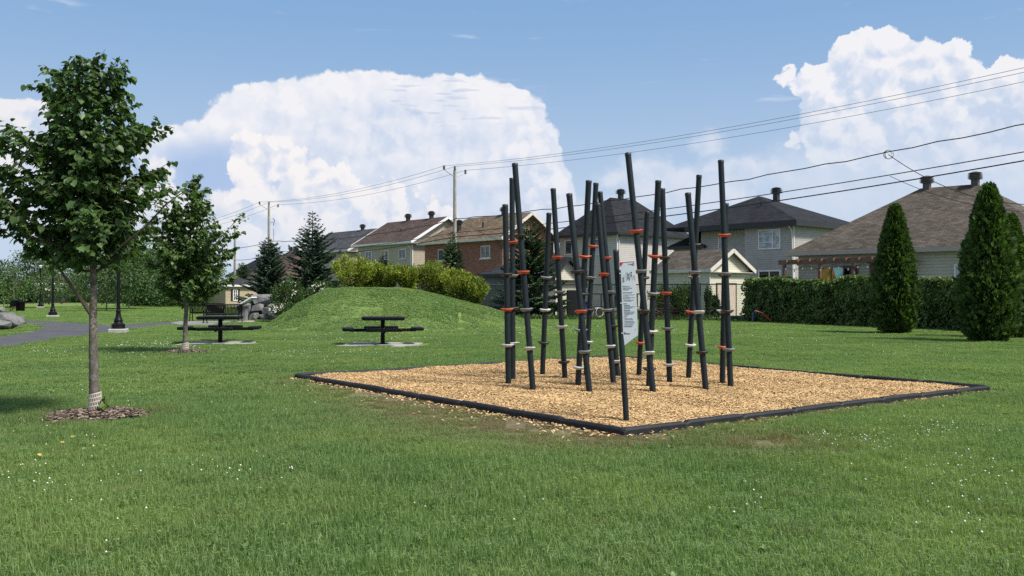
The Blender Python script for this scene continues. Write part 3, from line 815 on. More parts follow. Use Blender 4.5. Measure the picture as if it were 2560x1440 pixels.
sh_black = shingles('black_shingles', (0.019, 0.0205, 0.025)); sh_brown = shingles('dark_brown_shingles', (0.085, 0.060, 0.050)); sh_grey = shingles('grey_shingles', (0.065, 0.066, 0.072))
sh_tan = shingles('tan_shingles', (0.155, 0.115, 0.075)); sh_taupe = shingles('taupe_shingles', (0.092, 0.077, 0.063), var=0.32); sh_slate = shingles('slate_shingles', (0.034, 0.035, 0.043))
sd_grey = siding('grey_siding', (0.37, 0.355, 0.34)); sd_lgrey = siding('pale_grey_siding', (0.49, 0.475, 0.44)); sd_beige = siding('beige_siding', (0.40, 0.35, 0.27)); sd_cream = siding('cream_siding', (0.62, 0.59, 0.47))
sd_dark = siding('charcoal_siding', (0.12, 0.125, 0.125)); sd_tan = siding('tan_siding', (0.46, 0.375, 0.255)); sd_sand = siding('sand_siding', (0.50, 0.46, 0.38))
brick = brickmat('red_brick', (0.27, 0.090, 0.055), (0.22, 0.17, 0.14))

def roof_mesh(name, b, a, ez, rise, o, g0, g1, m, along='y', th=0.16):
    """roof over [0,b] x [0,a]; ridge along y (or x); g0/g1: distance of the ridge end from each gable (0 = gable)"""
    if along == 'x':
        me = roof_mesh(name, a, b, ez, rise, o, g0, g1, m, 'y', th)
        for v in me.vertices: v.co.x, v.co.y = v.co.y, v.co.x
        me.flip_normals(); return me
    k = rise / (b / 2); z0 = ez - o * k
    e = [(-o, -o, z0), (b + o, -o, z0), (b + o, a + o, z0), (-o, a + o, z0)]
    r0 = (b / 2, (g0 if g0 else -o), ez + rise); r1 = (b / 2, (a - g1 if g1 else a + o), ez + rise)
    V = e + [r0, r1]; F = [(0, 4, 5, 3), (2, 5, 4, 1)]
    F.append((1, 4, 0)); F.append((3, 5, 2))
    top = len(V); V = V + [(x, y, z - th) for x, y, z in V]
    me = bpy.data.meshes.new(name)
    faces = []
    for i, f in enumerate(F):
        if len(f) == 3 and ((i == 2 and not g0) or (i == 3 and not g1)): continue
        faces.append(tuple(reversed(f)))
    nt = len(faces)
    if g0: edges0 = [(0, 1)]
    else: edges0 = [(0, 4), (4, 1)]
    if g1: edges1 = [(2, 3)]
    else: edges1 = [(2, 5), (5, 3)]
    for p, q in edges0 + [(1, 2)] + edges1 + [(3, 0)]: faces.append((p, q, q + top, p + top))
    for f in list(faces[:nt]): faces.append(tuple(i + top for i in reversed(f)))
    me.from_pydata(V, [], faces); me.update()
    uvl = me.uv_layers.new(name='UVMap')
    for pl in me.polygons:
        n = pl.normal; h = Vector((-n.y, n.x, 0)); h = h.normalized() if h.length > 1e-3 else Vector((1, 0, 0)); w = n.cross(h)
        for li in pl.loop_indices:
            co = me.vertices[me.loops[li].vertex_index].co
            uvl.data[li].uv = (co.dot(h), co.dot(w))
    me.materials.append(m)
    return me

def walls_mesh(name, b, a, ez, rise, g0, g1, m, along='y'):
    V = [(0, 0, -.2), (b, 0, -.2), (b, a, -.2), (0, a, -.2), (0, 0, ez), (b, 0, ez), (b, a, ez), (0, a, ez)]
    F = [(1, 2, 6, 5), (3, 0, 4, 7)]
    if along == 'y':
        if g0: F.append((0, 1, 5, 4))
        else: V.append((b / 2, 0, ez + rise)); F.append((0, 1, 5, len(V) - 1, 4))
        if g1: F.append((2, 3, 7, 6))
        else: V.append((b / 2, a, ez + rise)); F.append((2, 3, 7, len(V) - 1, 6))
    else:
        F = [(0, 1, 5, 4), (2, 3, 7, 6)]
        if g0: F.append((3, 0, 4, 7))
        else: V.append((0, a / 2, ez + rise)); F.append((3, 0, 4, len(V) - 1, 7))
        if g1: F.append((1, 2, 6, 5))
        else: V.append((b, a / 2, ez + rise)); F.append((1, 2, 6, len(V) - 1, 5))
    me = bpy.data.meshes.new(name); me.from_pydata(V, [], F); me.update(); me.materials.append(m)
    return me

def roof_vent_mesh(m, s=1.0):
    b = MB(); b.box((0, 0, .0), (.36 * s, .36 * s, .9 * s)); 
    for i in range(4): b.box((0, 0, (.47 + .075 * i) * s), (.62 * s, .62 * s, .035 * s))
    b.box((0, 0, .58 * s), (.44 * s, .44 * s, .3 * s)); b.lathe([(.34 * s, .76 * s), (.36 * s, .80 * s), (.12 * s, .88 * s)], 10)
    return b.mesh('roof_vent', m)
ventmesh = {m.name: roof_vent_mesh(m, .88) for m in (m_vent, m_ventb)}

class House:
    def __init__(s, name, label, px, d, cat='house', th=TH, group=None, dxy=(0, 0)):
        s.C = Vector(((px - 1280) / FPX * d + dxy[0], d + dxy[1])); s.th = th
        s.R = Vector((math.cos(th), math.sin(th))); s.L = Vector((-math.sin(th), math.cos(th)))
        s.e = thing(name, label, cat, (s.C.x, s.C.y, 0), th, group)
    def sL(s, px):                                  # distance along the left wall seen at pixel column px
        k = (px - 1280) / FPX; return (k * s.C.y - s.C.x) / (s.L.x - k * s.L.y)
    def sR(s, px):
        k = (px - 1280) / FPX; return (k * s.C.y - s.C.x) / (s.R.x - k * s.R.y)
    def zL(s, t, py): return CAMH + (HY - py) / FPX * (s.C.y + t * s.L.y)
    def zR(s, t, py): return CAMH + (HY - py) / FPX * (s.C.y + t * s.R.y)
    def body(s, b, a, ez, rise, wm, rm, fm, o=.45, g0=0, g1=0, along='y', off=(0, 0), wall2=None, gut=True):
        w = link('wall', walls_mesh('wall', b, a, ez, rise, g0, g1, wm, along), s.e, (off[0], off[1], 0))
        r = link('roof', roof_mesh('roof', b, a, ez + .05, rise, o, g0, g1, rm, along), s.e, (off[0], off[1], 0))
        k = rise / ((b if along == 'y' else a) / 2); zf = ez + .05 - o * k - .16
        f = MB(); hh = .2; oo = o + .012
        if along == 'y':
            f.box((-oo, a / 2, zf + .10), (.03, a + 2 * oo, hh)); f.box((b + oo, a / 2, zf + .10), (.03, a + 2 * oo, hh))
            ends = ((g0, -oo), (g1, a + oo))
            for g, y in ends:
                if g: f.box((b / 2, y, zf + .10), (b + 2 * oo, .03, hh))
                else:
                    for sx in (-1, 1):
                        p0 = Vector((b / 2 + sx * (b / 2 + o), y, zf + .09)); p1 = Vector((b / 2, y, ez + rise - .03))
                        dv = p1 - p0; n_ = Vector((-dv.z, 0, dv.x)).normalized() * .13; q = Vector((0, .02 if y > 0 else -.02, 0))
                        if n_.z < 0: n_ = -n_
                        ps = [p0 - n_, p1 - n_ * 1.0, p1 + n_ * .75, p0 + n_ * .75]
                        f.add([p - q for p in ps] + [p + q for p in ps], [(0, 1, 2, 3), (7, 6, 5, 4), (0, 4, 5, 1), (1, 5, 6, 2), (2, 6, 7, 3), (3, 7, 4, 0)])
        else:
            f.box((b / 2, -oo, zf + .10), (b + 2 * oo, .03, hh)); f.box((b / 2, a + oo, zf + .10), (b + 2 * oo, .03, hh))
            for g, x in ((g0, -oo), (g1, b + oo)):
                if g: f.box((x, a / 2, zf + .10), (.03, a + 2 * oo, hh))
                else:
                    for sy in (-1, 1):
                        p0 = Vector((x, a / 2 + sy * (a / 2 + o), zf + .09)); p1 = Vector((x, a / 2, ez + rise - .03))
                        dv = p1 - p0; n_ = Vector((0, -dv.z, dv.y)).normalized() * .13; q = Vector((.02 if x > 0 else -.02, 0, 0))
                        if n_.z < 0: n_ = -n_
                        ps = [p0 - n_, p1 - n_, p1 + n_ * .75, p0 + n_ * .75]
                        f.add([p - q for p in ps] + [p + q for p in ps], [(0, 1, 2, 3), (7, 6, 5, 4), (0, 4, 5, 1), (1, 5, 6, 2), (2, 6, 7, 3), (3, 7, 4, 0)])
        f.build('fascia', fm, s.e, (off[0], off[1], 0))
        sf = MB(); sf.box((b / 2, a / 2, zf + .02), (b + 2 * o - .04, a + 2 * o - .04, .03))
        so = sf.build('soffit', fm, s.e, (off[0], off[1], 0))
        s.roof = r; s.zf = zf
        return r
    def window(s, side, x0, y0, x1, y1, cols=2, rows=1, fm=None, gm=None, sill=False, fw=.07, depth=0.0, split=None):
        fm = fm or m_white; gm = gm or m_glass
        f = s.sL if side == 'L' else s.sR; z = s.zL if side == 'L' else s.zR
        t0, t1 = sorted((f(x0), f(x1))); tm = (t0 + t1) / 2; z1, z0 = z(tm, y0), z(tm, y1)
        w, h = t1 - t0, z1 - z0
        def put(b, u, zz, su, sz, n, dp=.06):        # u along wall, n outward offset
            if side == 'L': b.box((depth - n, u, zz), (dp, su, sz))
            else: b.box((u, depth - n, zz), (su, dp, sz))
        b = MB()
        put(b, tm, z0 + fw / 2, w, fw, .03); put(b, tm, z1 - fw / 2, w, fw, .03)
        put(b, t0 + fw / 2, (z0 + z1) / 2, fw, h - 2 * fw, .03); put(b, t1 - fw / 2, (z0 + z1) / 2, fw, h - 2 * fw, .03)
        cut = split or [i / cols for i in range(1, cols)]
        for c_ in cut: put(b, t0 + w * c_, (z0 + z1) / 2, fw * .7, h - 2 * fw, .028)
        if rows > 1:
            for i in range(1, rows): put(b, tm, z0 + h * i / rows, w - 2 * fw, fw * .45, .024)
        o = b.build('window', fm, s.e)
        p = MB(); put(p, tm, (z0 + z1) / 2, w - fw, h - fw, .004, .02); p.build('pane', gm, o)
        if sill: q = MB(); put(q, tm, z0 - .06, w + .25, .11, .04, .12); q.build('sill', m_cream, o)
        return o
    def trim(s, t0, side, ez, m, w=.09):
        b = MB()
        if t0 == 0: b.box((-.012, -.012, ez / 2), (w, w, ez))
        elif side == 'L': b.box((-.03, t0, ez / 2), (.07, w, ez))
        else: b.box((t0, -.03, ez / 2), (w, .07, ez))
        b.build('corner_trim', m, s.e)
    def vent(s, x, y, z, m=None, sc=1.0):
        o = link('roof_vent', ventmesh[(m or m_vent).name], s.e, (x, y, z)); o.scale = (sc, sc, sc)
    def pipe(s, x, y, z, m=None):
        MB().tube([(x, y, z - .4), (x, y, z + .45)], .08, 8).build('vent_pipe', m or m_vent, s.e)
    def gutter(s, pts, m):
        MB().tube(pts, .05, 6).build('downspout', m, s.e)

# E: grey house with black hip roof, right of centre
h = House('two_storey_house', 'grey sided two-storey house with black hip roof left of the taupe roofed bungalow', 1984, 58.0)
ez = 6.35; a, bb = 7.8, 9.8; j = h.sL(1862)
link('wall', walls_mesh('wall', bb, j, ez, 0, 1, 1, sd_grey), h.e)
link('wall', walls_mesh('wall', bb - .7, a - j - .004, ez, 0, 1, 1, sd_grey), h.e, (.7, j + .004, 0))
link('roof', roof_mesh('roof', a - .02, bb, ez + .05, 2.0, .5, 3.5, 3.9, sh_black, 'x'), h.e)
f = MB(); zf = 6.0
for (c_, s_) in (((-.512, a / 2, zf), (.03, a + 1.05, .36)), ((bb / 2, -.512, zf), (bb + 1.05, .03, .36)), ((bb + .512, a / 2, zf), (.03, a + 1.05, .36)), ((bb / 2, a + .512, zf), (bb + 1.05, .03, .36))): f.box(c_, s_)
f.build('fascia', m_blackt, h.e)
MB().box((bb / 2, a / 2, zf - .12), (bb + .96, a + .96, .03)).build('soffit', m_blackt, h.e)
h.body(5.0, 2.6, 5.1, .8, sd_grey, sh_black, m_blackt, .45, 1.3, 1.3, 'x', off=(.9, a + .01))
h.trim(0, 'L', 5.85, m_cream); h.gutter([(.62, j + .12, 5.9), (.62, j + .12, .3)], m_cream); h.gutter([(-.42, .1, 5.85), (-.1, .05, 5.5), (-.07, -.07, .2)], m_cream)
h.window('L', 1897, 573, 1952, 623, rows=3, split=[.34], gm=m_glassl); h.window('L', 1782, 582, 1801, 627, cols=1, rows=2, depth=.7, gm=m_glassl)
h.window('L', 1896, 675, 1953, 722, cols=2, gm=m_glassd, fw=.1)
h.vent(4.2, 3.9, 8.15, sc=1.1); h.pipe(1.9, 3.6, 7.4)

# D: pale house with black hip roof behind the posts
h = House('two_storey_house', 'pale sided house with steep black hip roof seen behind the climbing posts', 1543, 70.0)
h.body(8.6, 6.4, 6.55, 2.8, sd_lgrey, sh_black, m_blackt, .45, 2.7, 2.9, 'x')
h.trim(0, 'L', 6.2, m_white); h.gutter([(-.35, -.3, 6.05), (.1, -.1, 5.6), (.1, -.06, .2)], m_cream)
h.window('L', 1413, 600, 1431, 637, cols=1, gm=m_glass); h.window('L', 1486, 597, 1499, 638, cols=1, gm=m_glassl); h.window('L', 1418, 682, 1434, 722, cols=2); h.window('L', 1458, 672, 1472, 722, cols=1)
h.vent(4.0, 3.2, 9.35, sc=1.1)

# C: brick house with tan roof
h = House('brick_house', 'red brick house with tan shingle roof and white gable boards', 1256, 72.0)
ga = h.sL(1062); gb = h.sR(1384)
h.body(gb, ga, 6.2, 1.9, brick, sh_tan, m_cream, .5, 0, 2.6)
h.trim(0, 'L', .4, m_cream); h.gutter([(-.5, .2, 5.75), (-.05, .12, 5.2), (-.05, .12, .3)], m_brownt)
h.window('L', 1203, 614, 1226, 645, cols=2, sill=True, fm=m_cream); h.window('L', 1096, 623, 1112, 652, cols=1, sill=True, fm=m_cream)
h.vent(gb / 2, 3.1, 8.05); h.vent(1.0, 6.9, 7.15, sc=.9); h.pipe(1.2, 3.9, 7.05)

# B: house with dark brown roof
h = House('two_storey_house', 'beige house with dark brown gable roof and white bargeboards', 1031, 82.0)
ga = h.sL(895); gb = 7.5
h.body(gb, ga, 6.45, 2.2, sd_beige, sh_brown, m_white, .5)
h.gutter([(-.45, .25, 5.95), (-.05, .15, 5.5), (-.05, .15, .3)], m_white); h.trim(0, 'L', 6.2, m_cream)
h.window('L', 914, 628, 930, 653); h.window('L', 963, 625, 972, 650, cols=1); h.window('L', 998, 622, 1015, 648)
h.vent(gb / 2, 2.2, 8.6); h.vent(gb / 2, 6.1, 8.6); h.pipe(1.6, 4.2, 7.2)

# A: house with grey roof
h = House('two_storey_house', 'beige house with grey gable roof behind the large spruce', 873, 96.0)
h.body(7.8, 10.0, 6.35, 2.25, sd_beige, sh_grey, m_cream, .5)
h.window('L', 826, 652, 840, 676); h.vent(3.9, 3.6, 8.5); h.pipe(1.5, 6.0, 7.2)

# F: bungalow with taupe roof on the right
thf = math.atan2(0.72, 0.69)
h = House('bungalow', 'sand coloured bungalow with wide taupe shingle hip roof behind the hedge', 2647, 38.1, th=thf)
h.body(9.0, 11.7, 3.85, 3.0, sd_sand, sh_taupe, mat('sand_trim', (.36, .33, .28), .6, .08, 3), .5, 4.5, 4.5)
h.window('L', 2386, 660, 2412, 700, cols=1, gm=m_glassl); h.window('L', 2108, 664, 2146, 700, cols=2, gm=m_glassd, fm=m_brownt); h.window('L', 2470, 662, 2500, 700, cols=2)
h.vent(4.5, 6.9, 6.75, m_ventb, 1.0); h.vent(4.5, 4.6, 6.75, m_ventb, 1.0)
MB().box((0, 0, .08), (.22, .18, .18)).build('exhaust_hood', m_brownt, h.e, (1.75, 6.2, 4.75))
mast = MB(); mast.tube([(-.35, 1.05, 3.0), (-.35, 1.05, 5.35)], .04, 8); mast.tube([(-.35, 1.05, 5.35), (-.28, 1.0, 5.45), (-.18, .95, 5.3)], .05, 6); mast.tube([(-.5, 1.15, 5.0), (-.2, .9, 5.0)], .03, 6)
mast.build('service_mast', mat('galvanised', (0.45, 0.46, 0.47), .45, .1, 8, metal=.6), h.e)
MAST = (h.C + h.R * -.35 + h.L * 1.05)

# far houses at the left
h = House('bungalow', 'distant bungalow with wide brown hip roof behind the spruces', 705, 118.0)
h.body(10, 13, 3.4, 3.9, sd_tan, sh_brown, m_cream, .5, 5, 5)
h.vent(5, 7.2, 7.2, m_ventb, 1.1); h.vent(5, 5.6, 7.2, m_ventb, 1.1)
h.window('R', 720, 700, 735, 715)
h = House('two_storey_house', 'far dark roofed house beside the bare utility pole', 640, 140.0)
h.body(9, 10, 4.6, 3.2, sd_dark, sh_black, m_blackt, .5, 4, 4)
h = House('two_storey_house', 'far pale house hidden behind the distant trees at the left', 300, 165.0)
h.body(10, 12, 5.0, 2.6, sd_cream, sh_grey, m_white, .5, 4, 4); h.window('L', 255, 690, 262, 705); h.window('L', 270, 690, 277, 705)
h = House('bungalow', 'far low house with pale wall left of the waste bin', 60, 175.0)
h.body(11, 16, 3.6, 2.6, sd_cream, sh_taupe, m_white, .5, 4, 4); h.window('L', 20, 712, 27, 722)

# ------------------------------------------------------------------ sheds
h = House('garden_shed', 'cream garden shed with brown gable roof behind the chain link fence', 1774, 54.0, 'shed')
sa_, sb_ = h.sL(1640), 4.15
h.body(sb_, sa_, 3.02, 1.15, sd_cream, sh_taupe, m_cream, .28)
h.trim(0, 'L', 2.7, m_cream, .07)
d0, d1 = sorted((h.sR(1792), h.sR(1838)))
dr = MB(); dr.box(((d0 + d1) / 2, -.02, 1.02), (d1 - d0, .04, 2.05)); do = dr.build('door', mat('shed_door', (0.56, 0.47, 0.38), .6, .1, 3), h.e)
fr = MB(); fr.box(((d0 + d1) / 2, -.03, 2.09), (d1 - d0 + .16, .07, .09)); fr.box((d0 - .04, -.03, 1.02), (.08, .07, 2.05)); fr.box((d1 + .04, -.03, 1.02), (.08, .07, 2.05)); fr.build('door_frame', m_brownt, do)
h = House('garden_shed', 'charcoal garden shed with slate hip roof beside the brick house', 1292, 57.0, 'shed')
h.body(3.4, h.sL(1207), 2.8, .9, sd_dark, sh_slate, m_blackt, .25, 1.6, 1.6)
h = House('garden_shed', 'white gabled outbuilding with black eaves half hidden by the spruce', 1372, 60.0, 'shed')
h.body(3.2, 4.0, 2.75, 1.15, sd_cream, sh_black, m_blackt, .4)
h = House('garden_shed', 'tan garden shed with hip roof and white window behind the benches', 564, 95.0, 'shed')
h.body(3.6, h.sL(530), 2.45, .85, sd_tan, sh_slate, m_white, .3, 1.5, 1.5)
h.window('R', 582, 724, 594, 752, cols=2, rows=3, fw=.09)
sht = MB(); t0_, t1_ = h.sR(582), h.sR(594)
for u in (t0_ - .12, t1_ + .12): sht.box((u, -.02, 1.3), (.2, .04, 1.25))
sht.build('shutter', m_blackt, h.e)

# ------------------------------------------------------------------ pergola, tent, deck things behind the hedge
m_cedar = mat('stained_wood', (0.150, 0.078, 0.050), .7, .3, 5, .3, 40)
A_, B_ = P(1957, 650, 46.0), P(2235, 641, 41.0)
pg = thing('pergola', 'brown wooden pergola with string lights beside the bungalow', 'pergola', (A_.x, A_.y, 0))
def rel(v, o=A_): return (v[0] - o[0], v[1] - o[1], v[2])
ax = (B_ - A_); ax.z = 0; LNG = ax.length; ax.normalize(); nz = Vector((-ax.y, ax.x, 0)); ang = math.atan2(ax.y, ax.x); zt = 3.18
for off_ in (0.0, 1.5):
    c_ = ax * LNG / 2 + nz * off_; MB().box((c_.x, c_.y, zt - .11), (LNG + .5, .07, .24), ang).build('beam', m_cedar, pg)
for u in (.1, LNG * .36, LNG * .66, LNG - .1):
    for off_ in (0.0, 1.5):
        c_ = ax * u + nz * off_; MB().box((c_.x, c_.y, (zt - .23) / 2), (.13, .13, zt - .23), ang).build('post', m_cedar, pg)
me_r = MB().box((0, 0, 0), (.05, 1.9, .14)).mesh('rafter', m_cedar)
for i in range(9):
    c_ = ax * (LNG * (i + .5) / 9) + nz * .75; link('rafter', me_r, pg, (c_.x, c_.y, zt - .04), (0, 0, ang))
me_s = MB().box((0, 0, 0), (1.7, .03, .075)).mesh('slat', m_cedar)
for i in range(9):
    c_ = ax * 1.75 + nz * 1.2; link('slat', me_s, pg, (c_.x, c_.y, 1.55 + .15 * i), (0, 0, ang + .1))
bul = MB(); m_bulb = mat('lamp_bulb_glass', (.75, .72, .66), .3, .05, 5)
sl = MB(); pts = [ax * (LNG * i / 24) - nz * .08 + Vector((0, 0, zt - .30 - .18 * abs(math.sin(i * math.pi / 6)))) for i in range(25)]
sl.tube(pts, .012, 5); so = sl.build('light_cable', m_blackt, pg)
me_b = MB().lathe([(.01, .05), (.035, .02), (.045, -.02), (.02, -.06)], 8).mesh('bulb', m_bulb)
for p in pts[1::2]: link('bulb', me_b, so, (p.x, p.y, p.z - .06))
tn = P(2080, 690, 43.6)
tent = thing('play_tent', 'small yellow and teal fabric play tent showing above the hedge', 'tent', (tn.x, tn.y, 0))
pk = 1.5 + (HY - 668) / FPX * 43.6
q = MB(); q.add([(0, 0, pk), (-.85, -.1, 1.5), (-.95, .9, 1.5), (-.05, 1.0, pk), (.02, 0, pk), (-.83, -.1, 1.48)], [(0, 1, 2, 3), (0, 4, 5, 1)]); q.add([(0, .01, pk - .02), (-.85, 0, 1.5), (.6, 0, 1.5)], [(0, 1, 2)]); o = q.build('yellow_side', mat('yellow_canvas', (.30, .19, .02), .8, .2, 5), tent)
md = o.modifiers.new('s', 'SOLIDIFY'); md.thickness = .01
q = MB(); q.add([(.04, 0, pk), (.50, -.05, pk - .02), (.55, .0, 1.45), (.42, 0, 1.5), (.04, .01, pk - .05)], [(0, 1, 2, 3, 4)]); o = q.build('teal_side', mat('teal_canvas', (.16, .36, .38), .7, .12, 5), tent)
md = o.modifiers.new('s', 'SOLIDIFY'); md.thickness = .01
q = MB(); q.tube([(0, -.03, 0), (0, -.03, pk)], .03, 6); q.tube([(-.85, -.1, 0), (-.85, -.1, 1.5)], .02, 6); q.tube([(.55, 0, 0), (.55, 0, pk - .02)], .02, 6); q.tube([(0, -.03, pk), (.43, -.03, 1.5)], .022, 6); q.build('tent_pole', m_cedar, tent)
m_wood = mat('weathered_wood', (0.17, 0.14, 0.11), .8, .25, 4, .3, 40)
p0 = P(1452, 745, 57.5)
dk = thing('garden_deck', 'dark garden deck with railing behind the fence and posts', 'deck', (p0.x, p0.y, 0))
MB().box((1.3, 1.2, .42), (5.6, 2.6, .12)).build('deck_floor', m_wood, dk)
b = MB()
for i in range(28): b.box((-1.45 + i * .2, -.06, .18), (.17, .03, .36))
b.build('deck_skirt', m_wood, dk)
b = MB(); b.box((1.3, -.05, 1.45), (5.6, .06, .07)); b.box((1.3, -.05, .62), (5.6, .05, .05)); b.build('railing', m_blackt, dk)
me_p = MB().box((0, 0, .97), (.09, .09, 1.0)).mesh('railing_post', m_blackt)
for i in range(5): link('railing_post', me_p, dk, (-1.4 + i * 1.35, -.05, 0))
MB().box((2.9, .06, 1.05), (1.5, .04, .8)).build('screen_panel', mat('black_screen', (.012, .012, .014), .7, .2, 4), dk)
q_ = P(1432, 783, 55.6); b = MB(); b.box((0, 0, .85), (.75, .7, 1.7), ch=.05)
o = b.build('storage_cabinet', mat('black_cabinet', (.010, .010, .012), .5, .3, 4), None, (q_.x, q_.y, 0)); tag(o, 'tall black storage cabinet behind the chain link fence', 'cabinet')
q_ = P(1466, 780, 55.8); o = thing('recycling_bin', 'blue wheeled recycling bin beside the black cabinet', 'bin', (q_.x, q_.y, 0))
m_blue = mat('blue_plastic', (.015, .045, .18), .45, .15, 4)
MB().prism([(-.25, -.25), (.25, -.25), (.28, .28), (-.28, .28)], .08, .95).build('body', m_blue, o); MB().box((0, 0, .98), (.62, .64, .06), ch=.02).build('lid', m_blue, o)
q_ = P(1496, 780, 54.0); o = thing('hose_reel', 'round dark hose reel with pale rim standing in the grass', 'hose reel', (q_.x, q_.y, 0), .5)
mt = Matrix.Rotation(R(90), 3, 'X')
MB().lathe([(.23, -.1), (.24, .0), (.23, .1)], 18, (0, 0, .36), mt).build('drum', mat('black_rubber', (.012, .012, .012), .7, .2, 5), o)
for yy in (-.12, .12): MB().tube([(.265 * math.cos(k_ * math.pi / 12), yy, .36 + .265 * math.sin(k_ * math.pi / 12)) for k_ in range(25)], .02, 6, False).build('rim', m_cream, o)
b = MB(); b.box((-.2, 0, .06), (.05, .3, .12)); b.box((.2, 0, .06), (.05, .3, .12)); b.build('foot', m_blackt, o)

# small plastic slide by the hedge
q_ = P(1881, 793, 45.8); ps_ = thing('toy_slide', 'blue and red plastic toy slide in front of the hedge', 'toy slide', (q_.x, q_.y, 0))
MB().tube([(0, 0, 0), (.05, .1, .5), (.2, .1, .62), (.35, 0, .6)], .045, 7).build('ladder_frame', m_blue, ps_)
m_red = mat('red_plastic', (.45, .05, .025), .45, .12, 4)
for k_ in (0, .1, .2): MB().tube([(.12, .05 - k_, .6), (.45, .0 - k_, .5), (.85, -.1 - k_, .12)], .03, 6).build('slide_rail', m_red, ps_)
q_ = P(1842, 792, 51.0); o = MB().prism([(-.5, -.3), (.1, -.35), (.5, -.1), (.35, .3), (-.4, .3)], 0, .22).build('folded_tarpaulin', mat('navy_tarp', (.01, .02, .08), .6, .3, 6), None, (q_.x, q_.y, 0)); tag(o, 'crumpled navy tarpaulin lying at the foot of the shed', 'tarpaulin')

# ------------------------------------------------------------------ fences
m_steel = mat('black_fence_steel', (0.014, 0.015, 0.016), .5, .2, 6)
def chain_fence(p, q, h, label, step=2.7):
    p = Vector((p[0], p[1], 0)); q = Vector((q[0], q[1], 0)); L = (q - p).length; d = (q - p).normalized(); ang = math.atan2(d.y, d.x)
    e = thing('chain_link_fence', label, 'fence', p, ang)
    n = max(1, round(L / step)); mp = MB().tube([(0, 0, -.1), (0, 0, h + .05)], .035, 8).lathe([(.04, h + .05), (.045, h + .08), (.015, h + .11)], 8).mesh('fence_post', m_steel)
    for i in range(n + 1): link('fence_post', mp, e, (L * i / n, 0, 0))
    MB().tube([(0, 0, h), (L, 0, h)], .03, 8).build('top_rail', m_steel, e)
    V = []; F = []; w = .004; s = .11; hh = h - .06
    for sg in (1, -1):
        x = -hh
        while x < L + hh:
            x0, x1 = (x, x + hh); z0, z1 = .06, .06 + hh
            if x0 < 0: z0 += -x0; x0 = 0
            if x1 > L: z1 -= (x1 - L); x1 = L
            if x1 - x0 > .02:
                zz = (z0, z1) if sg == 1 else (h + .06 - z0, h + .06 - z1)
                k = len(V); V += [(x0 - w, .01 * sg, zz[0]), (x0 + w, .01 * sg, zz[0]), (x1 + w, .01 * sg, zz[1]), (x1 - w, .01 * sg, zz[1])]; F.append((k, k + 1, k + 2, k + 3))
            x += s
    o = link('wire_mesh', mesh_np('wire_mesh', np.array(V), [np.array(F)], [m_steel]), e); o['kind'] = 'stuff'
    return e
chain_fence(P(1205, 0, 53), P(1400, 0, 53.5), 2.0, 'black chain link fence beside the charcoal shed')
chain_fence(P(1400, 0, 53.5), P(1876, 0, 50), 2.0, 'black chain link fence in front of the cream shed')
chain_fence(P(1876, 0, 48.3), P(2640, 0, 32.9), 1.9, 'black chain link fence overgrown by the leafy hedge')
# dark board fence far left
q0, q1 = P(0, 0, 132), P(330, 0, 128); L = (q1 - q0).length; e = thing('board_fence', 'dark wooden board fence far across the lawn at the left', 'fence', (q0.x, q0.y, 0), math.atan2(q1.y - q0.y, q1.x - q0.x))
m_dkw = mat('dark_stained_boards', (.040, .036, .036), .8, .35, 3)
mb_ = MB().box((0, 0, .95), (.27, .03, 1.9)).mesh('board', m_dkw); i = 0; x = 0
while x < L: link('board', mb_, e, (x, random.uniform(-.01, .01), random.uniform(-.04, .02))); x += .29
MB().box((L / 2, .06, 1.5), (L, .05, .1)).build('rail', m_dkw, e)

# ------------------------------------------------------------------ utility poles and wires
m_pole = mat('weathered_pole', (.30, .28, .23), .85, .25, 3, .3, 50); m_wire = mat('black_wire', (.016, .016, .017), .5, .2, 3); m_thin = mat('grey_conductor', (.10, .105, .115), .5, .2, 3); m_ins = mat('insulator', (.09, .09, .10), .35, .2, 6); m_tank = mat('transformer_grey', (.42, .44, .45), .5, .1, 4)
def ins(b, p, s=1.0): b.lathe([(.03 * s, 0), (.10 * s, .05 * s), (.03 * s, .09 * s), (.10 * s, .14 * s), (.03 * s, .18 * s), (.09 * s, .22 * s), (.02 * s, .27 * s)], 8, p)
def upole(label, p, h, arms=True, tank=False, th=math.atan2(.7, .72)):
    e = thing('utility_pole', label, 'utility pole', (p[0], p[1], 0), th, 'utility poles')
    MB().tube([(0, 0, -.3), (0, 0, h * .5), (0, 0, h)], [.16, .135, .105], 12).build('pole', m_pole, e, smooth=True)
    if arms:
        b = MB()
        for s in (-1, 1): b.tube([(0, 0, h - .45), (s * .25, 0, h - .40), (s * 1.0, 0, h - .15 + (.12 if s < 0 else 0))], .03, 6)
        b.build('crossarm', m_tank, e)
        for xx, zz in ((-1.0, h - .05), (0, h), (1.0, h - .17)):
            b = MB(); ins(b, (xx, 0, zz), 1.15); b.build('insulator', m_ins, e)
    if tank:
        t_ = MB().lathe([(.05, -.02), (.27, 0), (.28, .1), (.28, 1.0), (.24, 1.08), (.05, 1.12)], 14, (.42, 0, h - 4.6)).build('transformer', m_tank, e, smooth=True)
        b = MB(); b.tube([(0, 0, h - 4.2), (.2, 0, h - 4.2)], .04, 6); b.tube([(.5, .05, h - 3.5), (.55, .05, h - 3.1), (.5, 0, h - 2.3)], .02, 5); b.tube([(.3, .05, h - 4.6), (.3, .1, h - 5.2), (.8, 0, h - 5.2), (.85, 0, h - 3.9), (.6, 0, h - 3.5)], .02, 5); b.build('transformer_lead', m_wire, t_)
        b = MB(); b.tube([(0, 0, h - 1.75), (.45, 0, h - 1.7)], .025, 5); b.tube([(.45, 0, h - 1.3), (.6, 0, h - 1.45), (.5, 0, h - 2.0)], .035, 6); b.build('fuse_cutout', m_ins, e)
    return e
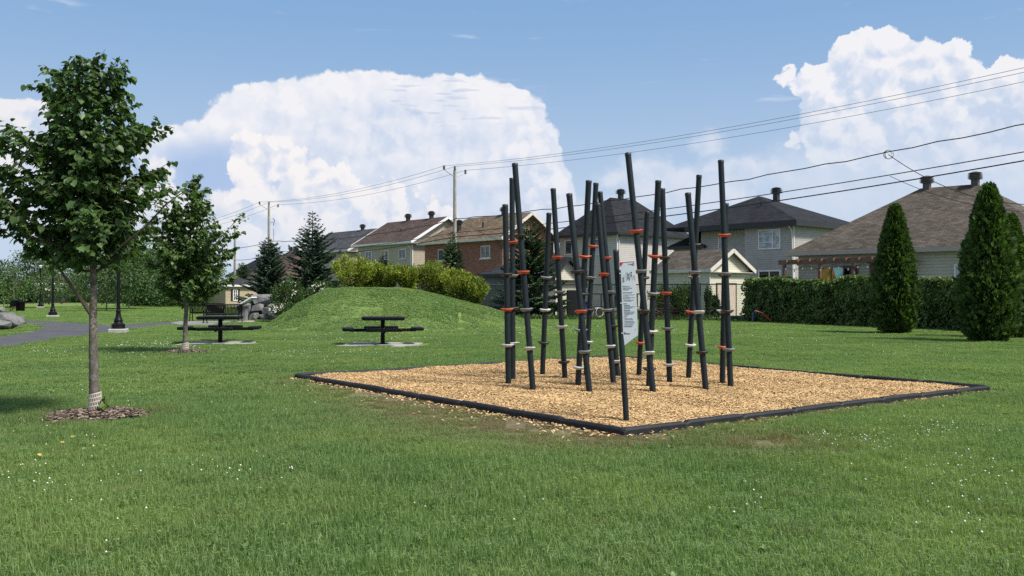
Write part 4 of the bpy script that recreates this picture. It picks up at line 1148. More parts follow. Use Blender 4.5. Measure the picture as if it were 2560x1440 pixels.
PA = Vector((-4.07, 64.0, 0)); PB = P(672, HY, 88.0); PC = P(587, HY, 100.0); PB.z = PC.z = 0.0; P0 = Vector((29.0, 31.0, 0))
upole('tall wooden utility pole rising behind the brown roofed and brick houses', PA, 10.25)
upole('wooden utility pole with grey transformer above the spruces', PB, 10.15, True, True)
upole('plain wooden utility pole beside the second young tree', PC, 8.9, False)
upole('wooden utility pole standing beyond the right edge of the hedge', P0, 11.4)
def wire(name, label, a_, b_, sag, rad, m, n=28, wob=0.0, group='overhead wires'):
    a_, b_ = Vector(a_), Vector(b_); pts = []
    for i in range(n + 1):
        t_ = i / n; p = a_.lerp(b_, t_); p.z -= 4 * sag * t_ * (1 - t_)
        if wob: p.z += wob * math.sin(i * 2.4 + a_.x) + wob * .6 * math.sin(i * 1.1)
        pts.append(p)
    return tag(MB().tube(pts, rad, 5, False).build(name, m), label, 'wire', group)
arm = Vector((math.cos(math.atan2(.7, .72)), math.sin(math.atan2(.7, .72)), 0))
hv = [(-1.0, .26, 'upper'), (0, .31, 'middle'), (1.0, .14, 'lower')]
for k_, dzz, wn in hv:
    a_ = PA + arm * k_ + Vector((0, 0, 10.2 + dzz)); b_ = P0 + arm * k_ + Vector((0, 0, 11.45 + dzz)); c_ = PB + arm * k_ + Vector((0, 0, 10.1 + dzz))
    wire('power_line', f'{wn} of three thin grey power lines from the tall pole to the upper right', a_, b_, .87, .011, m_thin)
    wire('power_line', f'{wn} of three thin power lines between the two poles with crossarms', c_, a_, .55, .012, m_thin)
    d_ = P(430, 575, 118.0) + arm * k_; d_.z = 9.6 + dzz
    wire('power_line', f'{wn} of three thin lines leaving the transformer pole to the left', d_, c_, .5, .014, m_thin)
wire('supply_cable', 'twisted black supply cable running above the black roofs to the right', (-4.07, 63.9, 6.76), (29, 30.9, 9.9), .79, .026, m_wire, 44, .035)
wire('supply_cable', 'twisted black supply cable in front of the brown and grey roofs', (PB.x, PB.y - .1, 6.6), (-4.07, 63.9, 6.72), .5, .028, m_wire, 36, .03)
wire('supply_cable', 'twisted black supply cable left of the transformer pole', (PC.x, PC.y, 6.5), (PB.x, PB.y, 6.5), .1, .028, m_wire)
wire('telephone_cable', 'upper of the two black telephone cables on the right', (-4.0, 63.85, 5.8), (29, 30.8, 8.49), .59, .024, m_wire)
wire('telephone_cable', 'lower thicker black telephone cable on the right', (-4.0, 63.85, 5.51), (29, 30.8, 8.2), .71, .030, m_wire)
wire('telephone_cable', 'upper black telephone cable crossing the brown roof', (PB.x, PB.y - .15, 5.6), (-4.1, 63.85, 5.8), .4, .022, m_wire)
wire('telephone_cable', 'lower black telephone cable crossing the brown roof', (PB.x, PB.y - .15, 5.2), (-4.1, 63.85, 5.5), .45, .030, m_wire)
wire('telephone_cable', 'black telephone cable left of the transformer pole', (PC.x, PC.y, 5.2), (PB.x, PB.y, 5.3), .2, .026, m_wire)
jn = P(2222, 386, 43.4); ms = Vector((MAST.x, MAST.y, 5.3))
wire('service_drop', 'black service drop from the supply cable to the bungalow roof mast', jn, ms, .55, .018, m_wire)
wire('service_drop', 'thin black service drop from the telephone cable to the bungalow roof mast', P(2226, 440, 43.2), Vector((MAST.x, MAST.y, 5.0)), .35, .013, m_wire)
b = MB(); 
for k_ in range(3): b.tube([jn + Vector((math.cos(t_ * .7 + k_) * .16 * (1 + .3 * k_), 0, math.sin(t_ * .7 + k_) * .22)) for t_ in range(8)], .012, 4, False)
tag(b.build('wire_splice', m_wire), 'looped wire splice where the service drop leaves the supply cable', 'wire')
wire('service_drop', 'black service drop from the tall pole to the brick house', (-4.0, 63.9, 6.9), (0.4, 70.6, 5.3), .3, .015, m_wire)
wire('service_drop', 'black service drop from the tall pole to the brown roofed house', (-4.1, 63.9, 6.7), (-8.9, 80.8, 5.7), .3, .015, m_wire)

# ================================================================== CLIMBING POSTS
m_post = mat('slate_post', (0.014, 0.0205, 0.0245), 0.5, 0.22, 4, 0.25, 220, spec=0.22, bdist=0.004)
m_hold = {'r': mat('hold_orange_red', (0.40, 0.062, 0.024), .5, .12, 20), 'g': mat('hold_grey', (0.145, 0.16, 0.165), .55, .15, 20), 'k': mat('hold_black', (0.016, 0.017, 0.019), .5, .2, 20), 'w': mat('hold_pale', (0.42, 0.44, 0.43), .55, .12, 20)}
m_hole = mat('bolt_recess', (0.008, 0.008, 0.009), .6, .2, 20)
def hold_mesh(m):
    b = MB(); n = 22; prof = [(.040, -.030), (.058, -.028), (.082, -.017), (.098, .002), (.103, .010), (.096, .018), (.072, .021), (.040, .019)]
    vs = []; fs = []
    for r, z in prof:
        for k in range(n):
            t = 2 * math.pi * k / n; rr = r * (1 + .10 * math.cos(2 * t) * (r > .06) - .05 * math.cos(3 * t) * (r > .06))
            vs.append((rr * math.cos(t), rr * math.sin(t), z + .006 * math.cos(2 * t + .6) * (r > .06)))
    for i in range(len(prof) - 1):
        for k in range(n): j = (k + 1) % n; fs.append((i * n + k, i * n + j, (i + 1) * n + j, (i + 1) * n + k))
    return b.add(vs, fs).mesh('foothold', m, True)
HOLD = {k: hold_mesh(m) for k, m in m_hold.items()}
HOLE = MB().lathe([(.002, 0), (.012, 0), (.012, .006), (.002, .006)], 8).mesh('bolt_recess', m_hole)
posts = [  # base px, top px, holds, depth change to the top, label
 ((1271, 958), (1263, 512), [(687, 'k'), (775, 'r'), (864, 'w')], .1, 'nearly upright leftmost climbing post with red disc between black and white ones'),
 ((1282.5, 945), (1280, 446), [(607, 'r'), (690, 'g'), (772, 'k'), (859, 'w')], .1, 'upright climbing post second from the left, just behind the leftmost one, four discs'),
 ((1332, 970), (1287, 409), [(592, 'k'), (683, 'r'), (776, 'g'), (872, 'w')], .2, 'tall left-leaning climbing post at the front left with black disc above a red one'),
 ((1356, 937), (1372.5, 533), [(693, 'g'), (774, 'w'), (856, 'k')], -.15, 'short right-leaning climbing post at the left rear carrying grey, white and black discs only'),
 ((1412.5, 947), (1383, 472), [(645, 'r'), (731, 'g'), (818, 'w'), (906, 'k')], .15, 'left-leaning climbing post with a black disc close to the wood chips, left of centre'),
 ((1473, 976), (1423, 485), [(682, 'k'), (781, 'r'), (881, 'g')], .25, 'front climbing post leaning left with three discs, red in the middle and grey lowest'),
 ((1445, 960), (1472, 452), [(640, 'r'), (733, 'k'), (824, 'g'), (918, 'w')], -.2, 'right-leaning climbing post crossing behind a left-leaning one, white disc near its foot'),
 ((1465, 938), (1490, 458), [(615, 'r'), (693, 'g'), (773, 'k'), (854, 'w')], -.15, 'slim right-leaning climbing post at the rear whose foot is hidden by a front post'),
 ((1533, 955), (1494, 509), [(688, 'r'), (777, 'g'), (867, 'w')], .2, 'left-leaning climbing post just left of the sign with red, grey and white discs'),
 ((1545, 941), (1500, 480), [(647, 'r'), (732, 'g'), (817, 'k'), (904, 'w')], .2, 'left-leaning climbing post partly hidden behind the sign post, four discs'),
 ((1632.5, 981), (1570, 383), [(582, 'r'), (682, 'g'), (782, 'k'), (884, 'w')], .3, 'tallest climbing post leaning left at the right of the sign'),
 ((1597, 935), (1618, 529), [(693, 'k'), (774, 'g'), (856, 'r')], -.2, 'short right-leaning rear climbing post with its red disc lowest'),
 ((1622, 967), (1646, 452), [(639, 'r'), (732, 'g'), (827, 'w'), (922, 'k')], -.2, 'right-leaning climbing post whose foot stands behind the tallest post'),
 ((1674, 955), (1656, 472), [(646, 'k'), (734, 'r'), (822, 'g'), (912, 'w')], .1, 'slightly left-leaning climbing post with black disc on top and white disc near the chips'),
 ((1764, 973), (1720, 483), [(683, 'g'), (782, 'w'), (882, 'k')], .2, 'left-leaning climbing post of the crossed right-hand pair, grey, white and black discs'),
 ((1721, 942), (1748, 438), [(610, 'k'), (692, 'g'), (778, 'r'), (862, 'w')], -.2, 'right-leaning climbing post of the crossed right-hand pair, topped by a black disc'),
 ((1826, 963), (1802.5, 401), [(590, 'r'), (686, 'g'), (780, 'k'), (875, 'g')], .15, 'tall climbing post at the right end with one red disc high up'),
 ((1805.5, 957), (1815, 509), [(688, 'k'), (777, 'w'), (867, 'r')], -.1, 'right end climbing post half hidden behind the taller one, red disc lowest'),
]
PR = 0.046
for (bx_, by_), (tx, ty), hs, dd, lab in posts:
    base = G(bx_, by_, .05); d = base.y; top = P(tx, ty, d + dd)
    e = thing('climbing_post', lab, 'climbing post', base, 0, 'climbing posts in the chip bed')
    ax_ = (top - base).normalized(); L = (top - base).length
    quat = ax_.to_track_quat('Z', 'Y')
    sh = MB(); sh.lathe([(PR, -.25), (PR, L - .01)], 16)
    o = sh.build('shaft', m_post, e, smooth=True); o.rotation_mode = 'QUATERNION'; o.rotation_quaternion = quat
    cp = MB(); cp.lathe([(PR + .003, L - .035), (PR + .004, L - .006), (PR - .004, L + .008), (.006, L + .012)], 16)
    o = cp.build('end_cap', m_hold['k'], e, smooth=True); o.rotation_mode = 'QUATERNION'; o.rotation_quaternion = quat
    for hy, c in hs:
        t_ = (by_ - hy) / (by_ - ty); pos = ax_ * (L * t_)
        o = link('foothold', HOLD[c], e, pos); o.rotation_mode = 'QUATERNION'
        o.rotation_quaternion = quat @ Matrix.Rotation(random.uniform(-.5, .5), 3, 'Z').to_quaternion()
        for sx in (-1, 1):
            hl = link('bolt_recess', HOLE, o, (sx * .055, -.062, -.008)); hl.rotation_euler = (R(115), 0, 0)

# ------------------------------------------------------------------ sign on its leaning post
base = G(1565.5, 1048, .05); d = base.y
e = thing('instruction_sign', 'leaning slate post with a pale instruction panel in front of the climbing posts', 'sign', base, 0)
top = P(1540, 626, d + .15) - base; ax_ = top.normalized(); L = top.length; quat = ax_.to_track_quat('Z', 'Y')
o = MB().lathe([(.034, -.25), (.034, L - .01)], 16).build('post', m_post, e, smooth=True); o.rotation_mode = 'QUATERNION'; o.rotation_quaternion = quat
o = MB().lathe([(.036, L - .03), (.037, L - .004), (.03, L + .006), (.004, L + .01)], 16).build('end_cap', m_hold['k'], e, smooth=True); o.rotation_mode = 'QUATERNION'; o.rotation_quaternion = quat
def sp(x, y): return P(x, y, d + .06) - base
m_panel = mat('sign_panel', (0.55, 0.59, 0.63), .35, .04, 6); m_edge = mat('sign_edge', (0.70, 0.72, 0.73), .4, .04, 6)
outl = [sp(1548.5, 654), sp(1585.5, 652), sp(1588, 654), sp(1594.5, 836), sp(1592.5, 840), sp(1560, 865), sp(1557.5, 866), sp(1555, 864), sp(1547.5, 657)]
def plate(name, pts, y, th, m, parent, grow=0.0):
    c = sum(pts, Vector()) / len(pts); b = MB()
    q = [p + (p - c).normalized() * grow for p in pts]; n = len(q)
    f_ = [(p.x, p.y + y - th / 2, p.z) for p in q]; k_ = [(p.x, p.y + y + th / 2, p.z) for p in q]
    return b.add(f_ + k_, [tuple(range(n - 1, -1, -1)), tuple(range(n, 2 * n))] + [(i, (i + 1) % n, n + (i + 1) % n, n + i) for i in range(n)]).build(name, m, parent)
pn = plate('panel_edge', outl, 0, .012, m_edge, e); plate('panel', outl, -.008, .005, m_panel, pn, -.006)
plate('mounting_bracket', [sp(1546.5, 675), sp(1551.5, 675), sp(1557.5, 843), sp(1552, 843)], -.004, .030, m_blackt, e)
for yy in (684, 758, 833): 
    q = sp(1549 + (yy - 675) / 168 * 5.5, yy); MB().lathe([(.001, 0), (.008, 0), (.006, .005), (.001, .006)], 8, (q.x, q.y - .02, q.z), Matrix.Rotation(R(90), 3, 'X')).build('screw', m_edge, e)
m_sred = mat('sign_red', (0.42, 0.028, 0.05), .45, .05, 6); m_ink = mat('sign_ink', (0.022, 0.028, 0.04), .5, .1, 6); m_mid = mat('sign_grey_ink', (0.24, 0.27, 0.31), .5, .1, 6)
FZ = -.0125
plate('red_corner', [sp(1549, 655.5), sp(1558.5, 655), sp(1556.5, 659), sp(1554.5, 663), sp(1549.5, 666)], FZ, .002, m_sred, pn)
plate('red_stripe', [sp(1558, 655.0), sp(1586, 652.8), sp(1586, 653.6), sp(1558, 656.0)], FZ, .002, m_sred, pn)
b = MB(); q = sp(1584, 659.5); ring = []
for k_ in range(13):
    t_ = R(45) + R(270) * k_ / 12; ring.append((q.x + .0125 * math.cos(t_), q.y + FZ, q.z + .0125 * math.sin(t_)))
b.tube(ring, .003, 5); b.build('ring_logo', m_sred, pn)
def txt(s, x, y, size, m, name='lettering', bold=0):
    c = bpy.data.curves.new(name, 'FONT'); c.body = s; c.size = size; c.extrude = .0006; c.offset = bold; c.resolution_u = 2
    q = sp(x, y); o = bpy.data.objects.new(name, c); COL.objects.link(o); o.parent = pn; o.location = (q.x, q.y + FZ - .0005, q.z); o.rotation_euler = (R(90), R(1.6), 0); c.materials.append(m)
    bpy.context.view_layer.update(); me = bpy.data.meshes.new_from_object(o.evaluated_get(bpy.context.evaluated_depsgraph_get())); k = link(name, me, pn, o.location, o.rotation_euler)
    bpy.data.objects.remove(o); return k
txt('Trekfit', 1569.5, 661.5, .019, m_ink)
for i, s in enumerate(('Bienvenue à la', 'jungle de bambous', 'de Blainville')): txt(s, 1556.8 + i * .15, 716 + i * 4.2, .0145, m_ink)
txt('Blainville', 1563.5, 834.5, .0150, m_ink, bold=.0004); plate('emblem', [sp(1560.5, 830.5), sp(1562.6, 830.5), sp(1562.8, 835), sp(1560.8, 835)], FZ, .002, m_ink, pn)
# climbers drawn on the panel
def figure(x, y, s):
    b = MB(); q = sp(x, y); y_ = q.y + FZ
    def L_(pts, r=.0035): b.tube([(q.x + u * s, y_, q.z + w * s) for u, w in pts], r * s, 5)
    L_([(0, 0), (.004, .045)], .006); L_([(.004, .045), (-.012, .075)]); L_([(.004, .04), (.018, .065)]); L_([(0, 0), (-.014, -.03), (-.02, -.06)]); L_([(0, 0), (.016, -.02), (.022, -.05)])
    b.lathe([(.001, -.008 * s), (.007 * s, 0), (.001, .008 * s)], 8, (q.x + .004 * s, y_, q.z + .056 * s)); b.build('climber_drawing', m_ink, pn)
figure(1557.5, 700.5, .45); figure(1570.5, 693, .6); figure(1577.8, 687, .5)
b = MB()
for x_, a0, a1 in ((1560, 688, 706), (1565, 681, 702), (1568, 679, 700), (1574, 681, 702), (1580, 690, 700), (1584, 688, 698), (1587, 688, 702)):
    p_, q_ = sp(x_, a0), sp(x_ + .6, a1); b.tube([(p_.x, p_.y + FZ, p_.z), (q_.x, q_.y + FZ, q_.z)], .0012, 4)
b.build('pole_drawing', m_mid, pn)
rows = [(731.5, 1557, 24, 1), (736.5, 1557.5, 29, 0), (739.5, 1558, 14, 0), (743, 1558, 30, 0), (745.8, 1558, 17, 0), (749.5, 1558.5, 27, 0), (752, 1559, 20, 0), (759, 1558.3, 9, 1), (763, 1559.5, 15, 1), (766, 1560, 28, 0), (768.7, 1560, 22, 0), (771.3, 1560, 16, 0),
        (775.7, 1559.7, 16, 1), (779, 1560.5, 27, 0), (781.7, 1560.5, 25, 0), (784.3, 1561, 22, 0), (787, 1561, 11, 0), (791.5, 1559.5, 8, 1), (795.8, 1560.5, 21, 0), (798.5, 1561.5, 22, 0), (802.5, 1560, 25, 0), (805.3, 1562, 25, 0), (809, 1560, 26, 0), (812, 1561.5, 21, 0), (816, 1560, 21, 1), (823.5, 1587, 3, 0)]
for kind_, m_ in ((1, m_ink), (0, m_mid)):
    b = MB()
    for y_, x_, w_, k_ in rows:
        if k_ != kind_: continue
        x = x_
        while x < x_ + w_ - .5:                      # broken into word lengths: too small to read in the photograph
            ww = min(random.uniform(1.5, 4.2), x_ + w_ - x); p_, q_ = sp(x, y_), sp(x + ww * .85, y_ - .05)
            b.box(((p_.x + q_.x) / 2, p_.y + FZ, (p_.z + q_.z) / 2), (abs(q_.x - p_.x), .0012, .0052 if k_ else .0042)); x += ww
    b.build('fine_print', m_, pn)

# ================================================================== PICNIC TABLES, BENCHES, LAMPS
m_black = mat('black_powder_coat', (0.005, 0.005, 0.006), .5, .25, 8, .15, 120, spec=.14)
m_bolt = mat('bolt_steel', (.55, .55, .55), .35, .1, 10, metal=.8)
def rounded_slab(b, w, dpt, z0, z1, r, n=4):
    pts = []
    for cx_, cy_, a0 in ((w / 2 - r, dpt / 2 - r, 0), (-w / 2 + r, dpt / 2 - r, 90), (-w / 2 + r, -dpt / 2 + r, 180), (w / 2 - r, -dpt / 2 + r, 270)):
        for k in range(n + 1): t = R(a0 + 90 * k / n); pts.append((cx_ + r * math.cos(t), cy_ + r * math.sin(t)))
    c = (z1 - z0) * .3; m_ = len(pts); rings = []
    for z, k in ((z0, .985), (z0 + c, 1), (z1 - c, 1), (z1, .985)): rings += [(x * k, y * k, z) for x, y in pts]
    fs = [(i * m_ + j, i * m_ + (j + 1) % m_, (i + 1) * m_ + (j + 1) % m_, (i + 1) * m_ + j) for i in range(3) for j in range(m_)] + [tuple(range(m_ - 1, -1, -1)), tuple(3 * m_ + j for j in range(m_))]
    b.add(rings, fs)
def picnic(loc, rz, label):
    e = thing('picnic_table', label, 'picnic table', loc, rz, 'pedestal picnic tables')
    MB().box((0, 0, .36), (.115, .115, .72), ch=.012).build('pedestal', m_black, e)
    MB().box((0, 0, .008), (.26, .26, .016)).build('base_plate', m_black, e)
    b = MB(); rounded_slab(b, 1.18, 1.18, .695, .79, .10); tp = b.build('table_top', m_black, e, smooth=True)
    b = MB()
    for i in range(-9, 10):
        b.box((i * .058, -.591, .74), (.03, .012, .06)); b.box((i * .058, .591, .74), (.03, .012, .06)); b.box((-.591, i * .058, .74), (.012, .03, .06)); b.box((.591, i * .058, .74), (.012, .03, .06))
    b.build('edge_ribs', m_black, tp)
    for k in range(4):
        an = k * math.pi / 2; c, s = math.cos(an), math.sin(an)
        ar = MB().box((.50, 0, .405), (.90, .07, .09)).box((.28, 0, .40), (.40, .075, .05)).build('seat_arm', m_black, e); ar.rotation_euler = (0, 0, an)
        b = MB(); rounded_slab(b, .30, 1.02, .395, .48, .09); st = b.build('seat', m_black, e, (1.0 * c, 1.0 * s, 0), (0, 0, an), True)
        rb = MB()
        for i in range(-6, 7):
            if abs(i) > 0: rb.box((.146, i * .07, .44), (.012, .035, .045))
        rb.build('edge_ribs', m_black, st)
        bo = MB(); bo.lathe([(.001, 0), (.014, 0), (.010, .008), (.001, .010)], 8, (.062, .03, .46), Matrix.Rotation(R(90), 3, 'Y')); bo.lathe([(.001, 0), (.014, 0), (.010, .008), (.001, .010)], 8, (.062, -.03, .35), Matrix.Rotation(R(90), 3, 'Y'))
        q = bo.build('bolt', m_bolt, e); q.rotation_euler = (0, 0, an)
    return e
g = G(957, 862.5); picnic((g.x, g.y, .03), R(11), 'black steel picnic table on the slab in front of the mound')
g = G(551, 858.5); picnic((g.x, g.y, .03), R(9), 'black steel picnic table behind the second young tree')

def bench(loc, rz, label):
    """strap-steel park bench, 1.8 m long along x, its back at -y, sitters look to +y"""
    e = thing('park_bench', label, 'bench', loc, rz, 'black steel benches')
    prof = [(-.30, .92), (-.285, .86), (-.245, .66), (-.20, .48), (-.14, .42), (-.02, .41), (.12, .435), (.20, .44), (.25, .40)]
    sl = MB(); w = .026
    for i in range(len(prof) - 1):
        (y0, z0), (y1, z1) = prof[i], prof[i + 1]; dx_, dz_ = y1 - y0, z1 - z0; l_ = math.hypot(dx_, dz_); n_ = (-dz_ / l_ * .004, dx_ / l_ * .004)
        sl.add([(-w, y0 - n_[0], z0 - n_[1]), (w, y0 - n_[0], z0 - n_[1]), (w, y1 - n_[0], z1 - n_[1]), (-w, y1 - n_[0], z1 - n_[1]), (-w, y0 + n_[0], z0 + n_[1]), (w, y0 + n_[0], z0 + n_[1]), (w, y1 + n_[0], z1 + n_[1]), (-w, y1 + n_[0], z1 + n_[1])], [(0, 1, 2, 3), (7, 6, 5, 4), (0, 4, 5, 1), (2, 6, 7, 3), (1, 5, 6, 2), (0, 3, 7, 4)])
    ms_ = sl.mesh('slat', m_black)
    for i in range(25): link('slat', ms_, e, (-.86 + i * 1.72 / 24, 0, 0))
    for y, z in ((-.30, .925), (-.20, .46), (.25, .40)): MB().tube([(-.9, y, z), (.9, y, z)], .022, 8).build('rail', m_black, e)
    for x in (-.88, .88):
        MB().tube([(x, -.32, .0), (x, -.26, .2), (x, -.21, .45), (x, -.27, .75), (x, -.30, .92)], .026, 8).build('leg', m_black, e)
        MB().tube([(x, .27, 0), (x, .22, .2), (x, .24, .41)], .026, 8).build('leg', m_black, e)
        MB().tube([(x, -.25, .66), (x, -.1, .70), (x, .1, .69), (x, .23, .62), (x, .26, .52), (x, .22, .43)], .02, 8).build('armrest', m_black, e)
        for y in (-.32, .27): MB().box((x, y, .012), (.09, .09, .024)).build('foot_plate', m_black, e)
    return e
g = P(520, 802, 48.3); bench((g.x, g.y, .016), R(4), 'black slatted park bench seen from behind, left of the other one')
g = P(557, 809, 45.2); bench((g.x, g.y, .016), R(36), 'black slatted park bench turned to the left, beside the information panel')
# information lectern
g = P(606, 805, 46.2); e = thing('information_panel', 'tilted information panel on a grey stone plinth beside the boulders', 'information panel', (g.x, g.y, 0))
m_stone = mat('grey_stone', (.18, .18, .18), .85, .15, 4, .3, 40)
MB().box((.02, 0, .03), (1.0, .8, .10), ch=.02).build('plinth_base', m_conc, e)
MB().prism([(-.17, -.22), (.22, -.22), (.22, .25), (-.17, .25)], .08, .82).build('plinth', m_stone, e)
mx_ = Matrix.Rotation(-math.atan2(26, 44), 3, 'Y')
MB().box((.16, 0, 1.03), (1.04, .95, .07), mtx=mx_, ch=.01).build('panel_frame', m_white, e); q = MB().box((.16 - .02, 0, 1.03 + .042), (.94, .84, .012), mtx=mx_).build('panel_face', mat('panel_blue', (.12, .17, .27), .25, .2, 3), e)

# lamp posts
m_lamp = mat('black_lamp_paint', (.005, .005, .007), .42, .2, 6, spec=.22)
def lamp(loc, label):
    e = thing('lamp_post', label, 'lamp post', loc, .2, 'park lamp posts')
    MB().box((0, 0, .06), (.62, .62, .22), ch=.03).build('footing', m_conc, e)
    MB().lathe([(.25, .17), (.25, .20), (.235, .23), (.245, .28), (.235, .34), (.17, .38), (.145, .42), (.165, .47), (.155, .50), (.115, .58), (.092, .70), (.080, .80), (.088, .82), (.088, .86), (.075, .88)], 20).build('base', m_lamp, e, smooth=True)
    MB().lathe([(.070, .87), (.066, 1.6), (.060, 2.6), (.050, 3.75), (.062, 3.78), (.062, 3.84), (.045, 3.88)], 16).build('shaft', m_lamp, e, smooth=True)
    MB().lathe([(.05, 3.86), (.10, 3.92), (.13, 3.96), (.13, 4.0)], 12).build('lantern_base', m_lamp, e, smooth=True)
    MB().lathe([(.11, 4.0), (.17, 4.12), (.175, 4.28), (.13, 4.38)], 12).build('globe', mat('lamp_glass', (.55, .56, .55), .3, .05, 4), e, smooth=True)
    MB().lathe([(.19, 4.36), (.20, 4.39), (.13, 4.47), (.04, 4.53), (.05, 4.58), (.01, 4.63)], 12).build('lantern_cap', m_lamp, e, smooth=True)
g = G(296, 833); lamp((g.x, g.y, 0), 'black lamp post at the path edge behind the first young tree')
g = G(132, 795); lamp((g.x, g.y, 0), 'black lamp post beyond the path, seen left of the first tree trunk')
g = G(101, 770.5); lamp((g.x, g.y, 0), 'farthest and smallest black lamp post at the left')

# waste bin and bench frame far left
g = G(51, 779); e = thing('waste_bin', 'black slatted waste bin far across the lawn at the left', 'waste bin', (g.x, g.y, 0))
MB().lathe([(.26, .05), (.27, .1), (.30, .75), (.31, .8), (.24, .86), (.24, .9), (.05, .93)], 14).build('body', m_black, e, smooth=True)
for k in range(16): 
    t = k * math.pi / 8; MB().tube([(.30 * math.cos(t), .30 * math.sin(t), 0), (.32 * math.cos(t), .32 * math.sin(t), .5), (.36 * math.cos(t), .36 * math.sin(t), .82)], .018, 5).build('strap', m_black, e)
g = G(33, 780); bench((g.x - .5, g.y + .6, 0), R(100), 'small black bench beside the far waste bin')

# ------------------------------------------------------------------ boulders
m_rock = bpy.data.materials.new('granite'); m_rock.use_nodes = True
t = NT(m_rock.node_tree); b = m_rock.node_tree.nodes['Principled BSDF']; v = t.coord('Object')
c = t.mix(t.ss(t.noise(v, 3.0, 7, .65), .3, .7), (.085, .088, .09), (.20, .20, .20)); c = t.mix(t.m('MULTIPLY', t.ss(t.noise(v, 28, 4, .7), .55, .7), .5), c, (.055, .055, .055)); c = t.mix(t.m('MULTIPLY', t.ss(t.noise(v, 1.3, 4), .55, .7), .4), c, (.17, .15, .125))
t.l.new(c, b.inputs['Base Color']); b.inputs['Roughness'].default_value = .9; t.l.new(t.bump(t.noise(v, 9, 8, .7), .9, .05), b.inputs['Normal'])
def rock_mesh(sx, sy, sz, seed, n=17, boxy=.7):
    r_ = random.Random(seed); bm = bmesh.new()
    for _ in range(n):
        p = Vector((r_.gauss(0, 1), r_.gauss(0, 1), r_.gauss(0, 1))).normalized()
        q = Vector((max(-1, min(1, p.x * 1.6)), max(-1, min(1, p.y * 1.6)), max(-1, min(1, p.z * 1.6)))); p = p.lerp(q, boxy) * r_.uniform(.85, 1.0)
        bm.verts.new((p.x * sx / 2, p.y * sy / 2, p.z * sz / 2))
    r = bmesh.ops.convex_hull(bm, input=bm.verts[:]); bmesh.ops.delete(bm, geom=[g_ for g_ in r['geom_interior'] if isinstance(g_, bmesh.types.BMVert)], context='VERTS')
    bmesh.ops.bevel(bm, geom=bm.edges[:], offset=min(sx, sy, sz) * .03, segments=1, affect='EDGES'); bmesh.ops.triangulate(bm, faces=bm.faces[:])
    bmesh.ops.subdivide_edges(bm, edges=bm.edges[:], cuts=1)
    for vv_ in bm.verts: vv_.co += Vector((r_.gauss(0, 1), r_.gauss(0, 1), r_.gauss(0, 1))) * min(sx, sy, sz) * .008
    me = bpy.data.meshes.new('rock'); bm.to_mesh(me); bm.free(); me.materials.append(m_rock); return me
def rock_px(x0, y0, x1, y1, d, seed, dep=None, name='stone', parent=None, o0=Vector(), boxy=.75, lift=0):
    a_, b_ = P(x0, y1, d), P(x1, y0, d); w, h_ = b_.x - a_.x, b_.z - a_.z
    return link(name, rock_mesh(w, dep or max(w, h_), h_, seed, boxy=boxy), parent, Vector(((a_.x + b_.x) / 2, d, (a_.z + b_.z) / 2 + lift)) - o0)
o = rock_px(-25, 776, 63, 827, 37.2, 4, 1.6, 'boulder', boxy=.3); tag(o, 'large pale grey boulder beside the path at the left edge', 'boulder', 'boulders by the path')
o = rock_px(-40, 797, 28, 828, 36.0, 9, 1.0, 'boulder', boxy=.3); tag(o, 'lower rounded grey boulder leaning in front of the large one', 'boulder', 'boulders by the path')
o = rock_px(46, 789, 62, 812, 38.5, 12, .5, 'boulder'); tag(o, 'small pale boulder tucked behind the large one', 'boulder', 'boulders by the path')
o = rock_px(-20, 767, 13, 784, 70.0, 15, 1.2, 'boulder'); tag(o, 'distant pale boulder at the left edge beyond the path', 'boulder', 'boulders by the path')
w0 = Vector((P(645, 0, 50).x, 50.0, 0)); e = thing('boulder_wall', 'retaining wall of stacked grey boulders at the foot of the mound', 'boulder wall', w0)
for i, (x0, y0, x1, y1, d_, dp) in enumerate([(628, 735, 694, 762, 50.2, 1.6), (609, 756, 633, 790, 49.8, 1.0), (629, 757, 660, 784, 49.5, 1.0), (654, 760, 690, 790, 49.7, 1.0), (600, 785, 628, 806, 49.9, 1.0), (624, 780, 652, 806, 49.4, .9), (648, 784, 678, 807, 49.3, .9),
        (672, 757, 708, 800, 49.2, 1.2), (690, 750, 716, 785, 50.0, 1.2), (588, 783, 604, 803, 50.3, .8)]):
    rock_px(x0, y0, x1, y1, d_, 30 + i, dp, 'stone', e, w0)
o = rock_px(668, 797, 705, 812, 48.4, 50, .6, 'boulder', lift=0); o.rotation_euler = (0, -.35, 0); tag(o, 'flat grey stone slab lying against the boulder wall', 'boulder')

# fallen leaves on the lawn
m_fl = mat('yellow_leaf', (.50, .36, .10), .7, .2, 30)
for (x, y), lb in zip([(615, 1019), (185, 1092), (161, 1106), (104, 1137), (2540, 880)], ['yellow fallen leaf lying on the lawn right of the first tree', 'yellow fallen leaf just below the nearer mulch ring', 'orange fallen leaf next to another below the nearer mulch ring', 'pale fallen leaf at the left below the mulch ring', 'fallen leaf in front of the cedars']):
    g = G(x, y, .055); V, F, r = leaves(np.array([[0., 0, 0]]), np.array([[math.cos(x), math.sin(x), .35]]), np.array([[.1, -.5, 1.]]), [.036], HEART)
    o = link('fallen_leaf', mesh_np('fallen_leaf', V, F, [m_fl]), None, g); tag(o, lb, 'leaf', 'fallen leaves')

